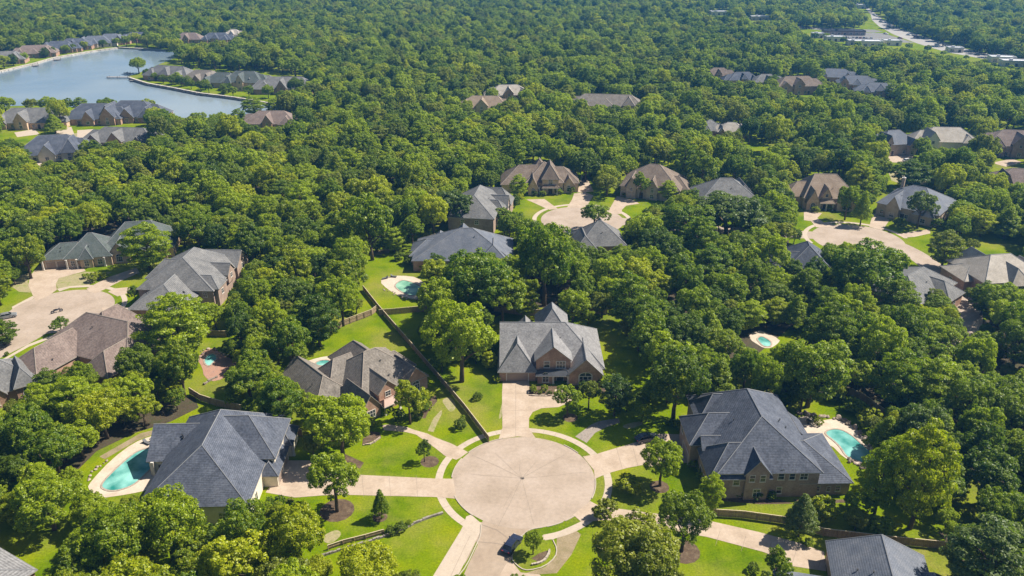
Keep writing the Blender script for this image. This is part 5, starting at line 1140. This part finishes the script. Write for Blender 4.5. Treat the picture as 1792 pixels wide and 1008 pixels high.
def zone(px, py):
    "label and group of a woodland tree by the part of the woods it stands in"
    if py > 640:
        if px < 520: return 'broadleaf tree in the dense woods left of and below the cream walled house', 'trees in the woods round the cream walled house'
        if px > 1380: return 'broadleaf tree in the shady woods right of the rock-edged pool', 'trees in the woods right of the rock-edged pool'
        return 'broadleaf tree among the gardens round the front cul-de-sac', 'garden trees round the front cul-de-sac'
    if px < 660: return ('broadleaf tree in the dense woods between the left cul-de-sac and the long wooden fence', 'trees in the woods between the left cul-de-sac and the long fence') if py > 440 else ('broadleaf tree in the sunlit woods between the lake houses and the left cul-de-sac', 'trees in the woods between the lake and the left cul-de-sac')
    if px < 1075: return ('broadleaf tree in the grove behind the centre house', 'trees in the grove behind the centre house') if py > 420 else ('broadleaf tree in the woods behind the middle cul-de-sac', 'trees in the woods behind the middle cul-de-sac')
    if px < 1480: return ('broadleaf tree in the dense woods between the centre house and the right cul-de-sac', 'trees in the woods between the centre house and the right cul-de-sac') if py > 400 else ('broadleaf tree in the woods above the two right-hand cul-de-sacs', 'trees in the woods above the right-hand cul-de-sacs')
    return ('broadleaf tree in the woods right of the curving street', 'trees in the woods along the right edge') if py > 400 else ('broadleaf tree among the hillside houses at the right', 'trees among the hillside houses at the right')
MARKS = [((915,610),'the centre house'),((620,650),'the copper porch house'),((390,800),'the cream walled house'),((215,825),'the long curved pool'),((1340,780),'the large slate house'),((1490,780),'the rock-edged pool'),((1530,980),'the bottom right house'),
 ((190,440),'the green slate house'),((340,480),'the grey two-storey left house'),((140,600),'the rose-brown roof'),((5,680),'the left edge roof'),((370,630),'the red brick patio'),((810,430),'the blue-grey roof'),((712,503),'the kidney pool'),((850,350),'the tall grey roofed house'),((945,310),'the tower gable house'),((1145,320),'the two-dormer house'),
 ((1045,425),'the pointed grey roof'),((1265,325),'the grey roof right of the two-dormer house'),((1440,335),'the twin gable house'),((1600,360),'the diagonal slate house'),((1730,470),'the pale many-sided roof'),((1430,440),'the slate roof corner'),((1620,485),'the grey roof by the curving street'),((1336,597),'the small green-blue pool'),((1000,380),'the middle cul-de-sac'),((1500,415),'the right cul-de-sac'),
 ((915,840),'the front circle'),((1700,545),'the curving street end'),((20,985),'the bottom left roof'),((1660,245),'the pale gabled house'),((1575,250),'the far blue-grey house'),((1775,255),'the brown hillside house'),((85,265),'the slate house with the pale bay'),((205,240),'the sunken grey roof'),((470,212),'the rose-brown inlet roof'),((700,640),'the long diagonal fence'),((1650,955),'the low fence by the lower driveway'),((1515,708),'the dark fence above the pool')]
WORD = {'lime': 'yellow-green', 'dark': 'dark green', 'green': 'mid-green'}
ORD = ['nearest','second nearest','third nearest','fourth nearest','fifth nearest','sixth nearest','seventh nearest','eighth nearest','ninth nearest','tenth nearest'] + [w_ + ' nearest' for w_ in '11th 12th 13th 14th 15th 16th 17th 18th 19th 20th 21st 22nd 23rd 24th 25th 26th 27th 28th 29th 30th'.split()]
made = []
for i, a in enumerate(AUTO[:NIND]):
    fx, fy, _ = PX(a[0], a[1], 0); cx, cy, _ = PX(a[0], a[1], a[3]); gp = zone(fx, fy)[1]
    u = random.random()
    leaf = 'lime' if u < (.34 if fx < 800 else .12) else ('dark' if u > (.90 if fx < 900 else .70) else 'green')
    d, mk, dx, dy = min((math.hypot(cx-m[0][0], (cy-m[0][1])*1.5), m[1], cx-m[0][0], (cy-m[0][1])*1.5) for m in MARKS)
    side = ('right of' if dx > 0 else 'left of') if abs(dx) > abs(dy) else ('in front of' if dy > 0 else 'behind')
    made.append((WORD[leaf] + ' tree ' + side + ' ' + mk, d, a, leaf, gp))
seen = {}
for nm, d, a, leaf, gp in sorted(made, key=lambda q: q[1]):
    k = seen[nm] = seen.get(nm, 0) + 1
    tree(a[0], a[1], a[2], a[3], a[4], leaf, ORD[min(k, len(ORD))-1] + ' ' + nm, gp, rv=a[5])
REST = AUTO[NIND:]
# the rest of the woods: one object that sets copies of the same crowns and trunks on its points
fm = bpy.data.meshes.new('forest'); n = len(REST); A = np.array(REST)
fm.vertices.add(n); co = np.zeros((n,3), np.float32); co[:,:2] = A[:,:2]; fm.vertices.foreach_set('co', co.ravel())
def attr(nm, ty, arr, fld='value'): a = fm.attributes.new(nm, ty, 'POINT'); a.data.foreach_set(fld, arr.ravel())
attr('var', 'INT', A[:,4].astype(np.int32) + 8*rng.choice(4, n, p=[.52,.13,.15,.20]).astype(np.int32)); attr('turn', 'FLOAT', rng.uniform(0,6.28,n).astype(np.float32))
attr('lift', 'FLOAT', A[:,3].astype(np.float32)); attr('size', 'FLOAT_VECTOR', np.stack([A[:,2],A[:,2],A[:,5]],1).astype(np.float32), 'vector'); attr('stem', 'FLOAT_VECTOR', np.stack([A[:,2]*1.2,A[:,2]*1.2,A[:,3]],1).astype(np.float32), 'vector')
forest = bpy.data.objects.new('forest', fm); C.objects.link(forest)
tag(forest, 'continuous green woodland canopy reaching to the top of the photo', 'forest', None, 'stuff')
ng = bpy.data.node_groups.new('woods', 'GeometryNodeTree')
ng.interface.new_socket('Geometry', in_out='INPUT', socket_type='NodeSocketGeometry'); ng.interface.new_socket('Geometry', in_out='OUTPUT', socket_type='NodeSocketGeometry')
N, L = ng.nodes, ng.links
gi = N.new('NodeGroupInput'); go = N.new('NodeGroupOutput'); jn = N.new('GeometryNodeJoinGeometry'); L.new(jn.outputs[0], go.inputs[0])
def named(nm, ty):
    q = N.new('GeometryNodeInputNamedAttribute'); q.data_type = ty; q.inputs['Name'].default_value = nm; return q.outputs['Attribute']
va, tu, li, si, st_ = named('var','INT'), named('turn','FLOAT'), named('lift','FLOAT'), named('size','FLOAT_VECTOR'), named('stem','FLOAT_VECTOR')
rot = N.new('ShaderNodeCombineXYZ'); L.new(tu, rot.inputs[2]); up = N.new('ShaderNodeCombineXYZ'); L.new(li, up.inputs[2])
lifted = N.new('GeometryNodeSetPosition'); L.new(gi.outputs[0], lifted.inputs['Geometry']); L.new(up.outputs[0], lifted.inputs['Offset'])
proto = {}
for o in C.objects:
    if o.type == 'MESH' and o.data in CROWN and o.material_slots[0].link == 'DATA': proto.setdefault(('c', CROWN.index(o.data)), o)
    if o.type == 'MESH' and o.data in TRUNK: proto.setdefault(('t', TRUNK.index(o.data)), o)
for k in range(32):
    tone = (None, 'olive', 'dark', 'lime')[k//8]
    eq = N.new('FunctionNodeCompare'); eq.data_type = 'INT'; eq.operation = 'EQUAL'; L.new(va, eq.inputs[2]); eq.inputs[3].default_value = k
    for key, pts, scl in ((('c', k % 8), lifted.outputs[0], si), (('t', k % 8), gi.outputs[0], st_)):
        oi = N.new('GeometryNodeObjectInfo'); oi.transform_space = 'ORIGINAL'; oi.inputs['Object'].default_value = proto[key]
        ip = N.new('GeometryNodeInstanceOnPoints'); L.new(pts, ip.inputs['Points']); L.new(eq.outputs[0], ip.inputs['Selection']); src = oi.outputs['Geometry']
        if tone and key[0] == 'c':
            sm = N.new('GeometryNodeSetMaterial'); sm.inputs['Material'].default_value = LEAF[tone]; L.new(src, sm.inputs['Geometry']); src = sm.outputs[0]
        L.new(src, ip.inputs['Instance'])
        L.new(rot.outputs[0], ip.inputs['Rotation']); L.new(scl, ip.inputs['Scale']); L.new(ip.outputs[0], jn.inputs[0])
md = forest.modifiers.new('woods', 'NODES'); md.node_group = ng
print('trees', NH, NIND, 'forest', n, 'smallest individual px', AUTO[NIND-1][6])

# ------------------------------------------------------------------ haze
hz = MB(); hz.box(-2590, 2590, -190, 2890, -1.0, 104.0)
hm = bpy.data.materials.new('haze_air'); hm.use_nodes = True; hn = hm.node_tree.nodes; hl = hm.node_tree.links
hn.remove(hn['Principled BSDF']); pv = hn.new('ShaderNodeVolumePrincipled')
pv.inputs['Color'].default_value = (.12, .45, 1.0, 1); pv.inputs['Density'].default_value = .00017; pv.inputs['Anisotropy'].default_value = .2
hl.new(pv.outputs[0], hn['Material Output'].inputs['Volume'])
tag(hz.build('haze', hm), 'thin blue summer haze over the far woods', 'haze', None, 'stuff')
